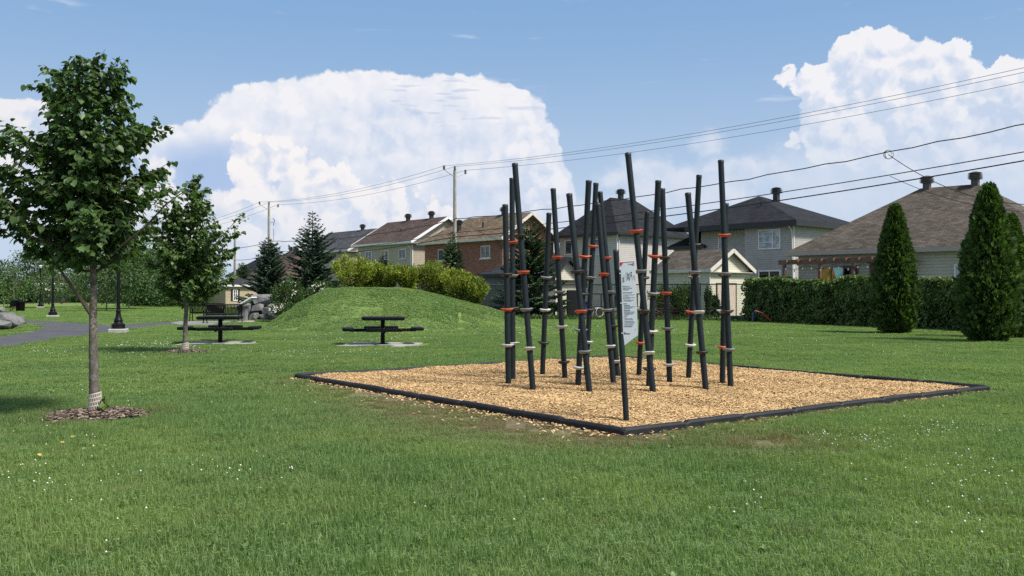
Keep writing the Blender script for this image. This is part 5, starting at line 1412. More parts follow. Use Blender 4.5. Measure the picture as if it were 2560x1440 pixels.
# ================================================================== TREES AND PLANTS
m_bark = bpy.data.materials.new('linden_bark'); m_bark.use_nodes = True
t = NT(m_bark.node_tree); b = m_bark.node_tree.nodes['Principled BSDF']; v = t.coord('Object'); x, y, z = t.sep(v)
vs_ = t.v('MULTIPLY', v, (1, 1, .35))
c = t.mix(t.ss(t.noise(vs_, 26, 6, .7), .3, .7), (.062, .050, .042), (.140, .118, .100))
li = t.m('MULTIPLY', t.ss(t.noise(v, 34, 5, .7), .50, .62), t.ss(z, .75, 1.15)); c = t.mix(t.m('MULTIPLY', li, .85), c, (.27, .245, .175))
dk_ = t.m('MULTIPLY', t.ss(t.noise(t.v('ADD', v, (3, 1, 2)), 30, 4, .7), .55, .66), t.ss(z, .75, 1.2)); c = t.mix(t.m('MULTIPLY', dk_, .8), c, (.035, .028, .022))
gr = t.m('MULTIPLY', t.ss(t.noise(v, 7, 4, .6), .5, .66), .6); c = t.mix(gr, c, (.22, .215, .20))
t.l.new(c, b.inputs['Base Color']); b.inputs['Roughness'].default_value = .9; t.l.new(t.bump(t.noise(vs_, 38, 6, .7), .8, .012), b.inputs['Normal'])
m_twig = mat('twig_bark', (.075, .055, .045), .85, .25, 12)
f_lin = foliage('linden_leaf', (.034, .074, .022), (.105, .180, .055), .36, .45, .8, 1.6)
f_lin2 = foliage('linden_leaf_lighter', (.045, .092, .024), (.130, .205, .060), .36, .45, .8, 1.6)

def tree_curve(p0, p1, up=.2, n=5, wob=.03):
    p0, p1 = np.array(p0, float), np.array(p1, float); t_ = np.linspace(0, 1, n)[:, None]; L = np.linalg.norm(p1 - p0)
    q = p0 + (p1 - p0) * t_; q[:, 2] += (-up * L * 4 * (t_ * (1 - t_))[:, 0]) if up else 0
    q[1:-1] += rng.normal(0, wob * L, (n - 2, 3)); return q

def linden(loc, label, trunk, envz, envr, envl, crown0, fmat, n_prim, leaf, seed, extra=(), tw=.064, dens=1.0, ek=1.0):
    """young linden: trunk polyline (local), crown envelope as right and left reach by height"""
    global rng
    keep = rng; rng = np.random.default_rng(seed); rr = random.Random(seed)
    e = thing('linden_tree', label, 'tree', loc, 0)
    tr = np.array(trunk, float); H = tr[-1, 2]
    rad = [max(.010, tw * (1 - .88 * (q[2] / H) ** .9)) for q in tr]; rad[0] = tw * 1.35
    bt = MB(); bt.tube([tuple(q) for q in tr], rad, 14)
    def tpos(zz): return np.array([np.interp(zz, tr[:, 2], tr[:, 0]), np.interp(zz, tr[:, 2], tr[:, 1]), zz])
    def env(zz, az_):
        r_, l_ = np.interp(zz, envz, envr), np.interp(zz, envz, envl); c_ = math.cos(az_); m_ = (r_ + l_) / 2
        return (r_ if c_ > 0 else l_) * c_ * c_ + m_ * .95 * (1 - c_ * c_)
    bb = MB(); C = []; D = []; N_ = []; S_ = []
    def add_leaves(path, n, spread, out):
        for _ in range(n):
            u = rr.random() ** .8; i = min(int(u * (len(path) - 1)), len(path) - 2); f_ = u * (len(path) - 1) - i
            p = path[i] * (1 - f_) + path[i + 1] * f_ + np.array([rr.gauss(0, spread), rr.gauss(0, spread), rr.gauss(0, spread * .6)])
            o_ = out + np.array([rr.gauss(0, .8), rr.gauss(0, .8), rr.gauss(0, .3)])
            C.append(p); D.append(o_ * .75 + np.array([0, 0, -.75 + rr.gauss(0, .3)])); N_.append(o_ * .55 + np.array([rr.gauss(0, .35), rr.gauss(0, .35), .8])); S_.append(leaf * rr.uniform(.55, 1.2))
    def grow(p0, p1, r0, up=.15):
        path = tree_curve(p0, p1, up, 6, .025); L = np.linalg.norm(p1 - p0)
        bb.tube([tuple(q) for q in path], list(np.linspace(r0, .004, 6)), 6)
        out = np.array([p1[0] - tr[0, 0], p1[1] - tr[0, 1], .0]); out = out / max(np.linalg.norm(out), .05)
        ns = max(3, int(L / .085 * dens))
        for k in range(ns):
            u = .22 + .78 * (k + rr.random()) / ns; i = min(int(u * 5), 4); f_ = u * 5 - i; s0 = path[i] * (1 - f_) + path[i + 1] * f_
            dv = np.array([rr.gauss(0, 1), rr.gauss(0, 1), rr.gauss(.25, .55)]); dv /= np.linalg.norm(dv); dv = dv + (path[-1] - path[0]) / L * .7
            sl = rr.uniform(.10, .34) * (1.2 - .45 * u) * min(1.0, .45 + L)
            s1 = s0 + dv / np.linalg.norm(dv) * sl
            sub = tree_curve(s0, s1, .05, 3, .04); bb.tube([tuple(q) for q in sub], [.0045, .0035, .002], 4, False)
            add_leaves(sub, max(3, int(sl / .026 * dens)), .022, out * .8 + dv * .3)
        add_leaves(path[3:], 7, .02, out)
    ga_ = 2.39996
    for k in range(n_prim):
        u = (k + .5) / n_prim; z0 = crown0 + (H - crown0) * (.02 + .88 * u ** 1.0); az_ = k * ga_ + rr.uniform(-.4, .4)
        rise = rr.uniform(.25, .62) * (1 - .3 * u); zt_ = min(z0 + rise, H - .05)
        rd = env(zt_, az_) * rr.choice((rr.uniform(.55, .85), rr.uniform(.85, 1.12))) * ek
        p0 = tpos(z0); p1 = np.array([p0[0] + rd * math.cos(az_), p0[1] + rd * math.sin(az_), zt_])
        grow(p0, p1, max(.006, .022 * (1 - .6 * u)), .10)
        if rd > .6:                                      # a shorter inner shoot fills the crown
            a2 = az_ + rr.uniform(.5, 1.0); grow(p0 + np.array([0, 0, .08]), p0 + np.array([rd * .5 * math.cos(a2), rd * .5 * math.sin(a2), rise * .8]), .008, .08)
    grow(tpos(H - .35), tpos(H) + np.array([.02, 0, .03]), .010, 0)
    for pts_, r0, nl in extra:
        path = np.array(pts_, float); bb.tube([tuple(q) for q in path], list(np.linspace(r0, .004, len(path))), 7)
        if nl > 0: add_leaves(path[len(path) // 2:], nl, .07, unit(path[-1] - path[0]))
    link('trunk', bt.mesh('trunk', m_bark, True), e)
    link('branches', bb.mesh('branches', m_twig, True), e)
    V, F, r = leaves(np.array(C), np.array(D), np.array(N_), S_, HEART, rng.random(len(C)))
    link('crown', mesh_np('crown', V, F, [fmat], r), e)
    rng = keep
    return e, len(C)
def loc1(x, y, dd=0.0, o=T1): q = P(x, y, o.y + dd); return (q.x - o.x, q.y - o.y, q.z)
tk1 = [loc1(238, 1045), loc1(236, 980), loc1(234, 880), loc1(233, 800), loc1(234, 720), loc1(232, 640), loc1(222, 540), loc1(216, 440), loc1(220, 330), loc1(228, 240), loc1(226, 150)]
tk1[0] = (tk1[0][0], 0, -.05)
zz_ = [1.25, 1.47, 1.75, 2.14, 2.62, 3.1, 3.35, 3.58, 3.82, 4.1, 4.3, 4.5]
e1, n1 = linden(T1, 'nearer young linden tree with plastic trunk guard at the left', tk1, zz_, [.10, .16, .34, .52, .64, .84, .92, .86, .48, .42, .33, .06], [.15, .35, .85, 1.30, 1.50, 1.32, 1.05, .88, .76, .55, .36, .06],
    1.66, f_lin, 64, .078, 11, extra=[([loc1(233, 792), loc1(205, 752, -.05), loc1(160, 690, -.15), loc1(120, 620, -.25), loc1(85, 540, -.3)], .030, 40), ([loc1(262, 652, -.1), loc1(310, 610, -.15), loc1(360, 570, -.2), loc1(415, 510, -.2), loc1(450, 485, -.2), loc1(478, 474, -.2)], .017, 14),
      ([loc1(216, 430), loc1(170, 400, -.2), loc1(90, 370, -.3), loc1(30, 340, -.3), loc1(15, 318, -.3)], .014, 80), ([loc1(222, 560), loc1(150, 520, -.2), loc1(70, 470, -.3), loc1(10, 440, -.35), loc1(-40, 400, -.35)], .014, 90), ([loc1(228, 620), loc1(150, 600, -.3), loc1(60, 560, -.5), loc1(0, 530, -.6)], .014, 80), ([loc1(222, 500), loc1(270, 480, -.2), loc1(340, 465, -.3), loc1(420, 470, -.3)], .012, 30)], dens=1.45)
def loc2(x, y, dd=0.0): return loc1(x, y, dd, T2)
tk2 = [loc2(463, 886), loc2(463, 850), loc2(464, 800), loc2(468, 750), loc2(472, 690), loc2(474, 620), loc2(478, 550), loc2(486, 490), loc2(492, 446)]
tk2[0] = (tk2[0][0], 0, -.05)
e2, n2 = linden(T2, 'farther young linden tree in front of the benches and picnic table', tk2, [1.2, 1.4, 1.75, 2.1, 2.6, 3.0, 3.25, 3.6, 3.95, 4.35], [.25, .55, .88, 1.05, 1.12, 1.10, .75, .38, .34, .10], [.28, .50, .80, .95, .98, 1.0, .85, .62, .30, .08],
    1.10, f_lin2, 58, .084, 23, extra=[([loc2(478, 690), loc2(520, 630), loc2(560, 585), loc2(590, 552), loc2(606, 540)], .014, 46), ([loc2(474, 640), loc2(440, 580, .1), loc2(410, 520, .1), loc2(398, 490, .1)], .012, 60)], dens=1.5, ek=1.2)
print('linden leaves', n1, n2)

# trunk guards
m_guard = mat('beige_guard_plastic', (.47, .42, .35), .6, .1, 12)
def guard(loc, r0, z0, z1, lean, label):
    nu_, nv_ = 40, 29; V = []; F = []
    for j in range(nv_ + 1):
        for i in range(nu_):
            t_ = 2 * math.pi * i / nu_; zz = z0 + (z1 - z0) * j / nv_; rr_ = r0 * (1.06 - .10 * j / nv_)
            V.append((rr_ * math.cos(t_) + lean * (z1 - zz), rr_ * math.sin(t_), zz + .02 * math.cos(t_)))
    for j in range(nv_):
        for i in range(nu_):
            if j % 7 in (1, 2, 3, 4, 5) and 0 < j < nv_ - 1 and (i + (j // 7) % 2) % 2 == 0: continue
            k = (i + 1) % nu_; F.append((j * nu_ + i, j * nu_ + k, (j + 1) * nu_ + k, (j + 1) * nu_ + i))
    o = link('trunk_guard', mesh_np('trunk_guard', np.array(V), [np.array(F)], [m_guard]), None, loc); md = o.modifiers.new('s', 'SOLIDIFY'); md.thickness = .004; tag(o, label, 'trunk guard', 'trunk guards')
guard((T1.x, T1.y, 0), .078, .09, .29, .03, 'beige slotted plastic guard around the nearer tree trunk'); guard((T2.x, T2.y, 0), .092, .03, .26, .02, 'beige slotted plastic guard around the farther tree trunk')
# sprouts at the foot of the nearer tree
f_spr = foliage('sprout_leaf', (.10, .17, .04), (.17, .24, .06), .35)
C = np.array([[.13 + rng.normal(0, .03), -.05 + rng.normal(0, .02), z_] for z_ in np.linspace(.07, .26, 16)])
V, F, r = leaves(C, rand_unit(16) * [1, 1, .6], rand_unit(16) * .5 + [0, -.6, .8], rng.uniform(.045, .08, 16), HEART)
o = link('sprout', mesh_np('sprout', V, F, [f_spr], r), None, (T1.x, T1.y, 0)); tag(o, 'fresh green sprout at the foot of the nearer tree', 'plant')
MB().tube([(.11, -.04, .02), (.12, -.05, .15), (.14, -.05, .26)], .005, 5).build('stem', m_twig, o)

# ------------------------------------------------------------------ spruces
f_spruce = foliage('spruce_needles', (.028, .060, .038), (.090, .145, .085), .15, .6, .7, 1.2, (1.1, 1.2, .8))
f_spruce2 = foliage('spruce_needles_green', (.032, .075, .032), (.105, .170, .075), .18, .6, .7, 1.2, (1.1, 1.2, .8))
def spruce(x, d, top_y, wid, label, seed, base=0.05, fm=None, dense=1.0, z_base=0.0, bare_top=.10):
    global rng
    keep = rng; rng = np.random.default_rng(seed)
    p = P(x, 0, d); H = P(x, top_y, d).z - z_base; e = thing('spruce_tree', label, 'tree', (p.x, p.y, z_base), seed * 1.3)
    MB().tube([(0, 0, -.1), (0, 0, H * .6), (0, 0, H)], [.02 * H, .011 * H, .004], 8).build('trunk', m_twig, e)
    C = []; D = []; N_ = []; S_ = []; bb = MB(); z = base * H + .12
    while z < H * .985:
        u = z / H; Rw = wid / 2 * (1 - u) ** .82 * rng.uniform(.86, 1.1) + .03; nb = int(rng.integers(6, 9)) if u < .9 else 4; a0 = rng.random() * 6.28
        for k in range(nb):
            an = a0 + k * 6.283 / nb + rng.normal(0, .14); L = Rw * rng.uniform(.72, 1.12); o_ = np.array([math.cos(an), math.sin(an), 0]); slope = -.22 + .75 * u ** 1.3 + rng.normal(0, .08)
            nseg = 5; pth = np.array([np.array([0, 0, z]) + o_ * L * s + np.array([0, 0, L * (slope * s + .22 * s * s)]) for s in np.linspace(0, 1, nseg)])
            bb.tube([tuple(q) for q in pth], list(np.linspace(.008 + .008 * L, .003, nseg)), 4, False)
            nt = max(4, int(L / .055 * dense)); sv = np.array([-o_[1], o_[0], 0])
            for j in range(nt):
                s = .12 + .88 * (j + rng.random()) / nt
                if u > 1 - bare_top and rng.random() < .55: continue
                q = np.array([np.interp(s, np.linspace(0, 1, nseg), pth[:, c]) for c in range(3)])
                for sg in (-1, 1):
                    tl = (.10 + .30 * L * (1 - s) * .8) * rng.uniform(.7, 1.2)
                    C.append(q); D.append(o_ * .75 + sv * sg * .8 + np.array([0, 0, -.18 + rng.normal(0, .2)])); N_.append(np.array([rng.normal(0, .3), rng.normal(0, .3), 1])); S_.append(max(.15, min(tl * 1.15, .40)))
                if rng.random() < .6: C.append(q); D.append(o_ + np.array([0, 0, rng.normal(.1, .35)])); N_.append(np.array([0, rng.normal(0, .5), 1])); S_.append(rng.uniform(.12, .24))
        z += H * rng.uniform(.026, .042)
    for zz in np.linspace(H * .86, H * 1.0, 10): C.append(np.array([0, 0, zz - .05])); D.append(np.array([rng.normal(0, .25), rng.normal(0, .25), 1])); N_.append(np.array([1, 0, .1])); S_.append(.16)
    link('branches', bb.mesh('branches', m_twig), e)
    V, F, r = leaves(np.array(C), np.array(D), np.array(N_), np.array(S_), SPRAY); link('crown', mesh_np('crown', V, F, [fm or f_spruce], r), e)
    rng = keep
spruce(672, 53.0, 594, 4.4, 'dark spruce in front of the transformer pole', 3)
spruce(781, 56.0, 530, 5.8, 'tallest open-topped spruce left of the grey roofed house', 5, dense=.85, bare_top=.22)
spruce(956, 60.0, 634, 2.3, 'small spruce top rising behind the yellow-green shrubs', 8, dense=1.1)
spruce(1131, 54.0, 586, 3.3, 'narrow spruce in front of the tall utility pole', 9, fm=f_spruce2)
spruce(1326, 54.5, 548, 5.8, 'broad spruce behind the left climbing posts', 13, fm=f_spruce2, dense=1.1)
spruce(607, 99.0, 655, 4.2, 'small spruce behind the tan shed', 17, fm=f_spruce2)
spruce(1786, 52.8, 738, 1.1, 'tiny spruce between the fence and the cream shed', 19, fm=f_spruce2)
spruce(22, 112.0, 690, 5.0, 'far spruce left of the thin tree at the left edge', 21, fm=f_spruce2)
spruce(64, 125.0, 700, 6.0, 'far spruce behind the waste bin', 25)

# ------------------------------------------------------------------ columnar cedars
f_ced = foliage('cedar_foliage', (.020, .052, .013), (.125, .210, .052), .25, .55, .55, 5.0, (1.2, 1.3, .5))
def cedar(x, base_y, top_y, w_px, label, seed, d=None):
    global rng
    keep = rng; rng = np.random.default_rng(seed)
    g = G(x, base_y) if d is None else P(x, 0, d); g.z = 0; d = g.y; H = P(x, top_y, d).z; Rm = w_px / 2 / FPX * d
    e = thing('cedar_tree', label, 'cedar', g, seed)
    MB().tube([(0, 0, -.1), (0, 0, H * .8)], [.07, .02], 8).build('trunk', m_twig, e)
    def prof(u): return Rm * np.interp(u, [0, .03, .10, .25, .42, .6, .78, .92, 1.0], [.42, .66, .90, 1.0, .95, .78, .50, .24, .03])
    def lump(a, z): return 1 + .09 * np.sin(3 * a + 2.1 * z + seed) * np.sin(2.3 * z + seed) + .08 * np.sin(8 * a - 5.7 * z) * np.sin(6.1 * z + 2 * a) + .05 * np.sin(13 * a + 9 * z)
    n = 17000; u = rng.random(n) ** .95; a = rng.random(n) * 6.283; z = u * H; dep = np.where(rng.random(n) < .12, rng.uniform(1.0, 1.16, n), 1 - .36 * rng.random(n) ** 1.5); r_ = prof(u) * lump(a, z) * dep
    C = np.stack([r_ * np.cos(a), r_ * np.sin(a), z], -1); out = np.stack([np.cos(a), np.sin(a), np.zeros(n)], -1)
    D = out * rng.uniform(.35, 1.0, (n, 1)) + np.array([0, 0, .75]) + rng.normal(0, .33, (n, 3)); tw_ = np.stack([-np.sin(a), np.cos(a), np.zeros(n)], -1)
    Nn = tw_ * rng.normal(0, 1, (n, 1)) + out * rng.normal(.4, .5, (n, 1)) + rng.normal(0, .25, (n, 3))
    A = leaves(C, D, Nn, rng.uniform(.10, .25, n), FAN)
    nu_, nv_ = 18, 14; tt = np.linspace(0, 2 * np.pi, nu_, endpoint=False); us = np.linspace(.02, .96, nv_)
    V = np.array([[prof(q) * .66 * math.cos(s), prof(q) * .66 * math.sin(s), q * H] for q in us for s in tt]); i0 = np.arange(nu_); F = np.concatenate([np.stack([j * nu_ + i0, j * nu_ + (i0 + 1) % nu_, (j + 1) * nu_ + (i0 + 1) % nu_, (j + 1) * nu_ + i0], -1) for j in range(nv_ - 1)])
    V, F, r = join_np([A, (V, [F], np.zeros(len(V)))])
    link('crown', mesh_np('crown', V, F, [f_ced], r), e); rng = keep
cedar(2238, 834, 520, 88, 'single columnar cedar standing in front of the hedge', 2)
cedar(2472, 856, 470, 118, 'large columnar cedar at the right in front of another cedar', 4)
cedar(2526, 845, 545, 88, 'slimmer cedar half hidden behind the large one at the right', 6, d=30.0)

# ------------------------------------------------------------------ hedge over the fence
f_hedge = foliage('creeper_leaf', (.042, .090, .020), (.215, .310, .080), .38, .45, .45, 2.4, (1.2, 1.3, .5))
p0, p1 = P(1874, 0, 48.0), P(2760, 0, 31.0); dv = (p1 - p0); dv.z = 0; LH = dv.length; dv.normalize(); nv = Vector((dv.y, -dv.x, 0)); nv = -nv if nv.y > 0 else nv
e = thing('leafy_hedge', 'long dark green creeper hedge behind the cedars', 'hedge', (p0.x, p0.y, 0))
n = 26000; u = rng.random(n) * LH; hgt = 2.22 + .12 * np.sin(u * .9) + .07 * np.sin(u * 2.7 + 1); kind = rng.random(n)
z = rng.random(n) * hgt; bulge = .42 + .14 * np.sin(u * 1.7 + 1.4 * np.sin(z * 2.1)) * np.sin(z * 2.6 + u * .5) + .10 * np.sin(u * 5.2 + 3 * np.sin(z * 3)) * np.sin(z * 5.5 + u * 2); bulge *= np.clip((hgt - z) / .35, .25, 1) ** .5
off = bulge * (1 - .5 * rng.random(n) ** 2)
topm = kind < .22; z = np.where(topm, hgt - rng.exponential(.06, n) + .02, z); off = np.where(topm, rng.uniform(-.35, .42, n), off)
C = np.stack([dv.x * u + nv.x * off, dv.y * u + nv.y * off, np.maximum(z, .04)], -1)
out = np.array([nv.x, nv.y, 0]); out3 = np.where(topm[:, None], np.array([0, 0, 1.0]) + out * .4, out + np.array([0, 0, .35]))
Nn = out3 + rng.normal(0, .45, (n, 3)); D = np.array([0, 0, -.8]) + out * .3 + rng.normal(0, .5, (n, 3))
A = leaves(C, D, Nn, rng.uniform(.09, .20, n), LEAF)
hv_ = 2.05; core = np.array([[dv.x * a_ + nv.x * o_, dv.y * a_ + nv.y * o_, z_] for a_ in (0, LH) for o_ in (.16, -.22) for z_ in (0, hv_)])
B = (core, [np.array([(0, 4, 5, 1), (2, 3, 7, 6), (1, 5, 7, 3), (0, 1, 3, 2), (4, 6, 7, 5)])], np.zeros(8))
V, F, r = join_np([A, B]); link('foliage', mesh_np('foliage', V, F, [f_hedge], r), e)
b = MB()
for k in range(26): uu_ = LH * (k + .5) / 26; q = dv * uu_ + nv * .05; b.tube([(q.x, q.y, 0), (q.x + .1, q.y, 1.0), (q.x - .05, q.y, 2.0)], .02, 5)
b.build('stems', m_twig, e)

# ------------------------------------------------------------------ shrubs
def shrub(name, label, x, d, z0, top_y, w_px, fm, n, leaf, seed, group=None, dep=None, flowers=0, fl_side=0.0, tpl=LEAF, upr=.6):
    global rng
    keep = rng; rng = np.random.default_rng(seed)
    p = P(x, 0, d); H = P(x, top_y, d).z - z0; Rx = w_px / 2 / FPX * d; Ry = dep or Rx
    e = thing(name, label, 'shrub', (p.x, p.y, z0), 0, group)
    ns = 34; a = rng.random(ns) * 6.283; rad = np.sqrt(rng.random(ns)); tips = np.stack([Rx * rad * np.cos(a), Ry * rad * np.sin(a), H * (np.sqrt(np.clip(1 - .55 * rad ** 2, 0, 1)) * rng.uniform(.78, 1.02, ns))], -1)
    bb = MB()
    for q in tips: bb.tube([(q[0] * .15, q[1] * .15, -.05), (q[0] * .6, q[1] * .6, q[2] * .55), tuple(q)], [.014, .009, .003], 4, False)
    bb.build('stems', m_twig, e)
    k = rng.integers(0, ns, n); s = rng.random(n) ** .55; Q = tips[k]; mid = Q * [.6, .6, .55]; low = Q * [.15, .15, 0]
    C = np.where((s < .5)[:, None], low + (mid - low) * (s * 2)[:, None], mid + (Q - mid) * ((s - .5) * 2)[:, None]) + rng.normal(0, 1, (n, 3)) * np.array([Rx, Ry, H * .6]) * .085
    C[:, 2] = np.maximum(C[:, 2], .04)
    out = unit(C - np.array([0, 0, H * .35])); D = out + np.array([0, 0, upr]) + rng.normal(0, .55, (n, 3)); Nn = out + np.array([0, 0, .5]) + rng.normal(0, .5, (n, 3))
    V, F, r = leaves(C, D, Nn, rng.uniform(.65, 1.25, n) * leaf, tpl); link('foliage', mesh_np('foliage', V, F, [fm], r), e)
    if flowers:
        k = rng.integers(0, ns, flowers); C = tips[k] * rng.uniform(.7, 1.02, (flowers, 1)); C[:, 0] = C[:, 0] * .6 + fl_side * Rx * .6; C[:, 1] = -np.abs(C[:, 1]) - .1 * Ry; C += rng.normal(0, .09, (flowers, 3)); C[:, 2] = np.maximum(C[:, 2], .1)
        parts = [leaves(C, rand_unit(flowers), rand_unit(flowers) * .6 + [0, -1, .3], rng.uniform(.05, .085, flowers), LEAF) for _ in range(4)]
        V, F, r = join_np(parts); link('blossoms', mesh_np('blossoms', V, F, [m_rose], r), e)
    rng = keep
m_rose = mat('white_petal', (.66, .62, .54), .7, .12, 40)
f_gold = foliage('golden_leaf', (.12, .17, .022), (.42, .47, .080), .4, .5, .62, 1.3, (1.1, 1.15, .5))
f_gold2 = foliage('golden_green_leaf', (.10, .155, .024), (.35, .41, .072), .4, .5, .62, 1.3, (1.1, 1.15, .5))
f_green = foliage('shrub_leaf', (.032, .072, .020), (.095, .160, .042), .3, .5, .65, 1.3, (1.2, 1.3, .5))
gold = [(880, 41.6, 640, 116, 'large yellow-green shrub at the left end of the row on the mound'), (962, 42.2, 652, 92, 'yellow-green shrub second from the left on the mound'), (1024, 42.0, 664, 88, 'yellow-green shrub third from the left on the mound'),
        (1085, 42.4, 653, 96, 'rounded yellow-green shrub in the middle right of the mound row'), (1140, 42.2, 672, 92, 'yellow-green shrub second from the right end on the mound'), (1186, 41.9, 692, 70, 'lowest yellow-green shrub at the right end of the mound row'), (920, 43.4, 664, 90, 'yellow-green shrub behind the first two on the mound')]
for i, (x, d, ty, w, lb) in enumerate(gold):
    p = P(x, 0, d); shrub('golden_shrub', lb, x, d, float(mound_z(p.x, p.y)) - .05, ty, w, (f_gold, f_gold2)[i % 2], 4200, .105, 60 + i, 'yellow-green shrubs on the mound')
shrub('rose_bush', 'dark green bush with white roses beside the boulder wall', 724, 47.0, .0, 690, 92, f_green, 5200, .10, 71, 'rose bushes', flowers=22, fl_side=.4)
shrub('rose_bush', 'low bush dotted with white roses at the foot of the boulder wall', 716, 46.0, .0, 752, 80, f_green, 2600, .09, 72, 'rose bushes', flowers=42, fl_side=-.5)
p = P(800, 0, 43.4); shrub('rose_bush', 'bush with white blossoms at the left shoulder of the mound', 800, 43.4, float(mound_z(p.x, p.y)) - .05, 700, 70, f_green, 2600, .09, 73, 'rose bushes', flowers=40, fl_side=.0)
shrub('green_shrub', 'leafy green shrub climbing the fence left of the cream shed', 1706, 51.4, 0, 703, 74, f_green, 3800, .11, 74)
shrub('green_shrub', 'green shrub behind the sign at the fence', 1646, 52.6, 0, 704, 60, f_hedge, 3000, .11, 75)
shrub('climbing_vine', 'narrow vine climbing the fence post in front of the cream shed', 1770, 51.0, 0, 706, 22, f_green, 1500, .09, 76)
shrub('climbing_vine', 'thin vine on the fence post beside the hedge', 1868, 50.3, 0, 712, 14, f_hedge, 700, .08, 77)
shrub('green_shrub', 'dark shrub behind the far corner of the charcoal shed', 1240, 55.5, 0, 765, 60, f_spruce2, 1500, .12, 78)
# brush pile
q = P(1690, 790, 51.6); b = MB(); r_ = random.Random(3)
for _ in range(260):
    x0, y0, z0 = r_.gauss(0, .65), r_.gauss(0, .3), abs(r_.gauss(.35, .32)); an = r_.random() * 6.28; l_ = r_.uniform(.3, 1.0); tz = r_.gauss(0, .28)
    if z0 > 1.2 - abs(x0) * .6: z0 *= .4
    b.tube([(x0, y0, z0), (x0 + math.cos(an) * l_ * .5, y0 + math.sin(an) * l_ * .3, max(.02, z0 + tz * .5)), (x0 + math.cos(an + .3) * l_, y0 + math.sin(an) * l_ * .5, max(.02, z0 + tz))], .014, 4, False)
tag(b.build('brush_pile', mat('dead_branches', (.085, .060, .042), .9, .35, 6), None, (q.x, q.y, 0)), 'heap of brown dead branches behind the chain link fence', 'brush pile')

# tall weeds along the fence foot
n = 3600; pa, pb, pc = P(1205, 0, 52.6), P(1876, 0, 48.2), P(2640, 0, 32.6)
u = rng.random(n); bx_ = np.where(u < .6, pa.x + (pb.x - pa.x) * u / .6, pb.x + (pc.x - pb.x) * (u - .6) / .4); by_ = np.where(u < .6, pa.y + (pb.y - pa.y) * u / .6, pb.y + (pc.y - pb.y) * (u - .6) / .4)
by_ = by_ - np.abs(rng.normal(0, .28, n)) - np.where(u > .6, .5, 0)
V, F, r = leaves(np.stack([bx_, by_, np.full(n, -.02)], -1), np.array([0, 0, 1.0]) + rng.normal(0, .35, (n, 3)), rand_unit(n), rng.uniform(.12, .42, n), (np.array([(-.05, 0, 0), (.05, 0, 0), (.04, .55, .03), (0, 1, .1), (-.04, .55, .03)]), [np.array([(0, 1, 2, 3, 4)])]))
tag(link('weeds', mesh_np('weeds', V, F, [f_green], r)), 'unmown weeds along the foot of the fence and hedge', None, None, 'stuff')

# ------------------------------------------------------------------ far trees and hedge at the left
f_far = foliage('far_leaf', (.060, .125, .030), (.150, .245, .068), .35, .55, .6, .5, (1.15, 1.25, .55)); f_far2 = foliage('far_leaf_dark', (.036, .085, .024), (.100, .175, .048), .3, .55, .6, .5, (1.15, 1.25, .55))
def broad(x, d, top_y, low_y, w_px, label, fm, n, leaf, seed, tw=.07, group='trees across the lawn', dx_=0):
    global rng
    keep = rng; rng = np.random.default_rng(seed); p = P(x, 0, d); zt_, zl = P(x, top_y, d).z, max(.6, P(x, low_y, d).z); Rx = w_px / 2 / FPX * d
    e = thing('broadleaf_tree', label, 'tree', (p.x, p.y, 0), 0, group)
    MB().tube([(0, 0, -.1), (.03, 0, zl), (0, 0, zt_ * .92)], [tw, tw * .75, .015], 8).build('trunk', m_bark, e)
    nc = 30; cu = rng.random(nc); ca = rng.random(nc) * 6.283; cz = zl + (zt_ - zl) * (.06 + .86 * cu); cr = Rx * np.sin(np.pi * (.14 + .80 * cu)) ** .7 * np.sqrt(rng.random(nc)); cl_ = np.stack([cr * np.cos(ca), cr * np.sin(ca), cz], -1)
    bb = MB()
    for q in cl_: bb.tube([(0, 0, max(zl * .7, q[2] - (.35 + .4 * abs(q[0])))), tuple(q)], [.02, .006], 4, False)
    bb.build('branches', m_twig, e)
    k = rng.integers(0, nc, n); sg = (zt_ - zl) * .085; C = cl_[k] + rng.normal(0, 1, (n, 3)) * [Rx * .20, Rx * .20, sg]; C[:, 2] = np.clip(C[:, 2], zl * .8, zt_)
    out = unit(C - np.array([0, 0, (zl + zt_) / 2])); V, F, r = leaves(C, out + rng.normal(0, .7, (n, 3)) + [0, 0, -.3], out + [0, 0, .6] + rng.normal(0, .5, (n, 3)), rng.uniform(.7, 1.3, n) * leaf, LEAF)
    link('crown', mesh_np('crown', V, F, [fm], r), e); rng = keep
broad(322, 84, 585, 750, 150, 'airy tree behind the lamp post at the path', f_far2, 9000, .21, 201)
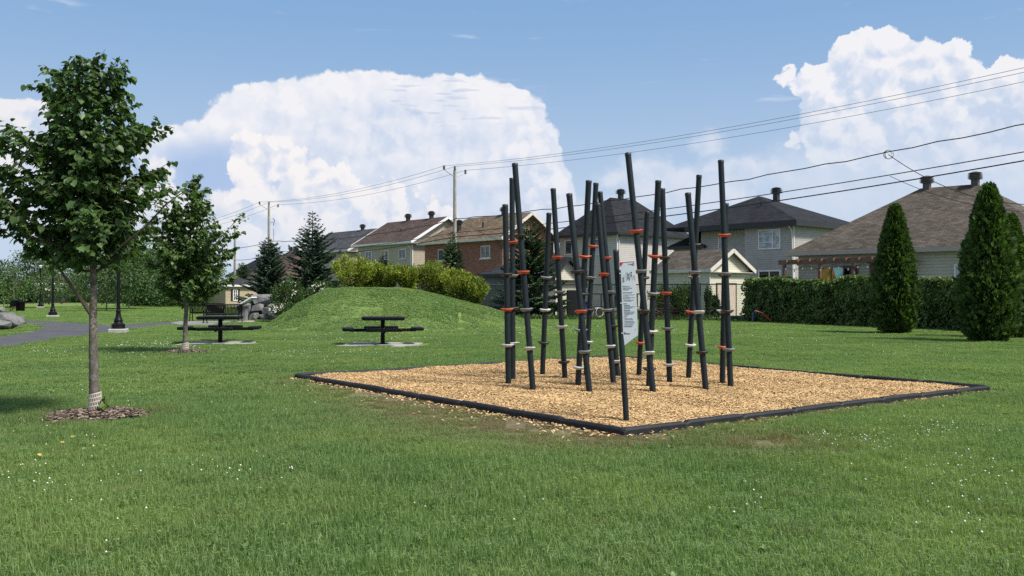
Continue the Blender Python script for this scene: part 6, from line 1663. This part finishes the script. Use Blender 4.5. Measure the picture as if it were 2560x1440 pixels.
broad(266, 74, 610, 758, 150, 'young tree with slim pale trunk right of the first tree', f_far2, 5200, .16, 202)
broad(356, 118, 625, 748, 190, 'dark rounded tree above the far hedge', f_far2, 9000, .30, 203)
broad(450, 98, 640, 756, 150, 'small tree in the gap left of the second young tree', f_far2, 5000, .22, 204)
broad(34, 78, 662, 762, 70, 'thin young tree beside the waste bin', f_far, 900, .15, 205)
broad(108, 92, 628, 756, 150, 'young tree behind the farthest lamp post', f_far2, 5200, .2, 206)
broad(190, 120, 630, 745, 210, 'wide tree behind the first tree trunk', f_far2, 6400, .28, 207)
broad(410, 128, 630, 748, 180, 'far tree showing between the two young trees', f_far2, 6000, .28, 208)
broad(-6, 90, 652, 752, 120, 'tree at the left edge of the picture beyond the boulders', f_far2, 4200, .22, 209)
broad(520, 112, 668, 745, 110, 'rounded tree left of the tan shed', f_far, 2600, .25, 210)
def row_hedge(xa, xb, d, h_, label, seed, fm):
    global rng
    keep = rng; rng = np.random.default_rng(seed); a_, b_ = P(xa, 0, d), P(xb, 0, d); L = b_.x - a_.x; e = thing('clipped_hedge', label, 'hedge', (a_.x, d, 0)); n = int(L * h_ * 130)
    u = rng.random(n) * L; z = rng.random(n) * (h_ + .15 * np.sin(u * 1.3)); C = np.stack([u, -.5 + .2 * np.sin(u * 1.1 + z) + rng.normal(0, .14, n), z], -1)
    V, F, r = leaves(C, rand_unit(n) + [0, 0, -.4], rand_unit(n) * .6 + [0, -1, .5], rng.uniform(.16, .32, n), LEAF); core = np.array([[x_, y_, z_] for x_ in (0, L) for y_ in (-.25, .6) for z_ in (0, h_ - .12)])
    V, F, r = join_np([(V, F, r), (core, [np.array([(0, 4, 5, 1), (2, 3, 7, 6), (1, 5, 7, 3), (0, 1, 3, 2), (4, 6, 7, 5)])], np.zeros(8))]); link('foliage', mesh_np('foliage', V, F, [fm], r), e); rng = keep
row_hedge(318, 532, 103, 2.0, 'dark clipped hedge across the lawn left of the tan shed', 301, f_far2)
row_hedge(180, 322, 126, 2.2, 'far dark hedge in front of the board fence', 302, f_far2)
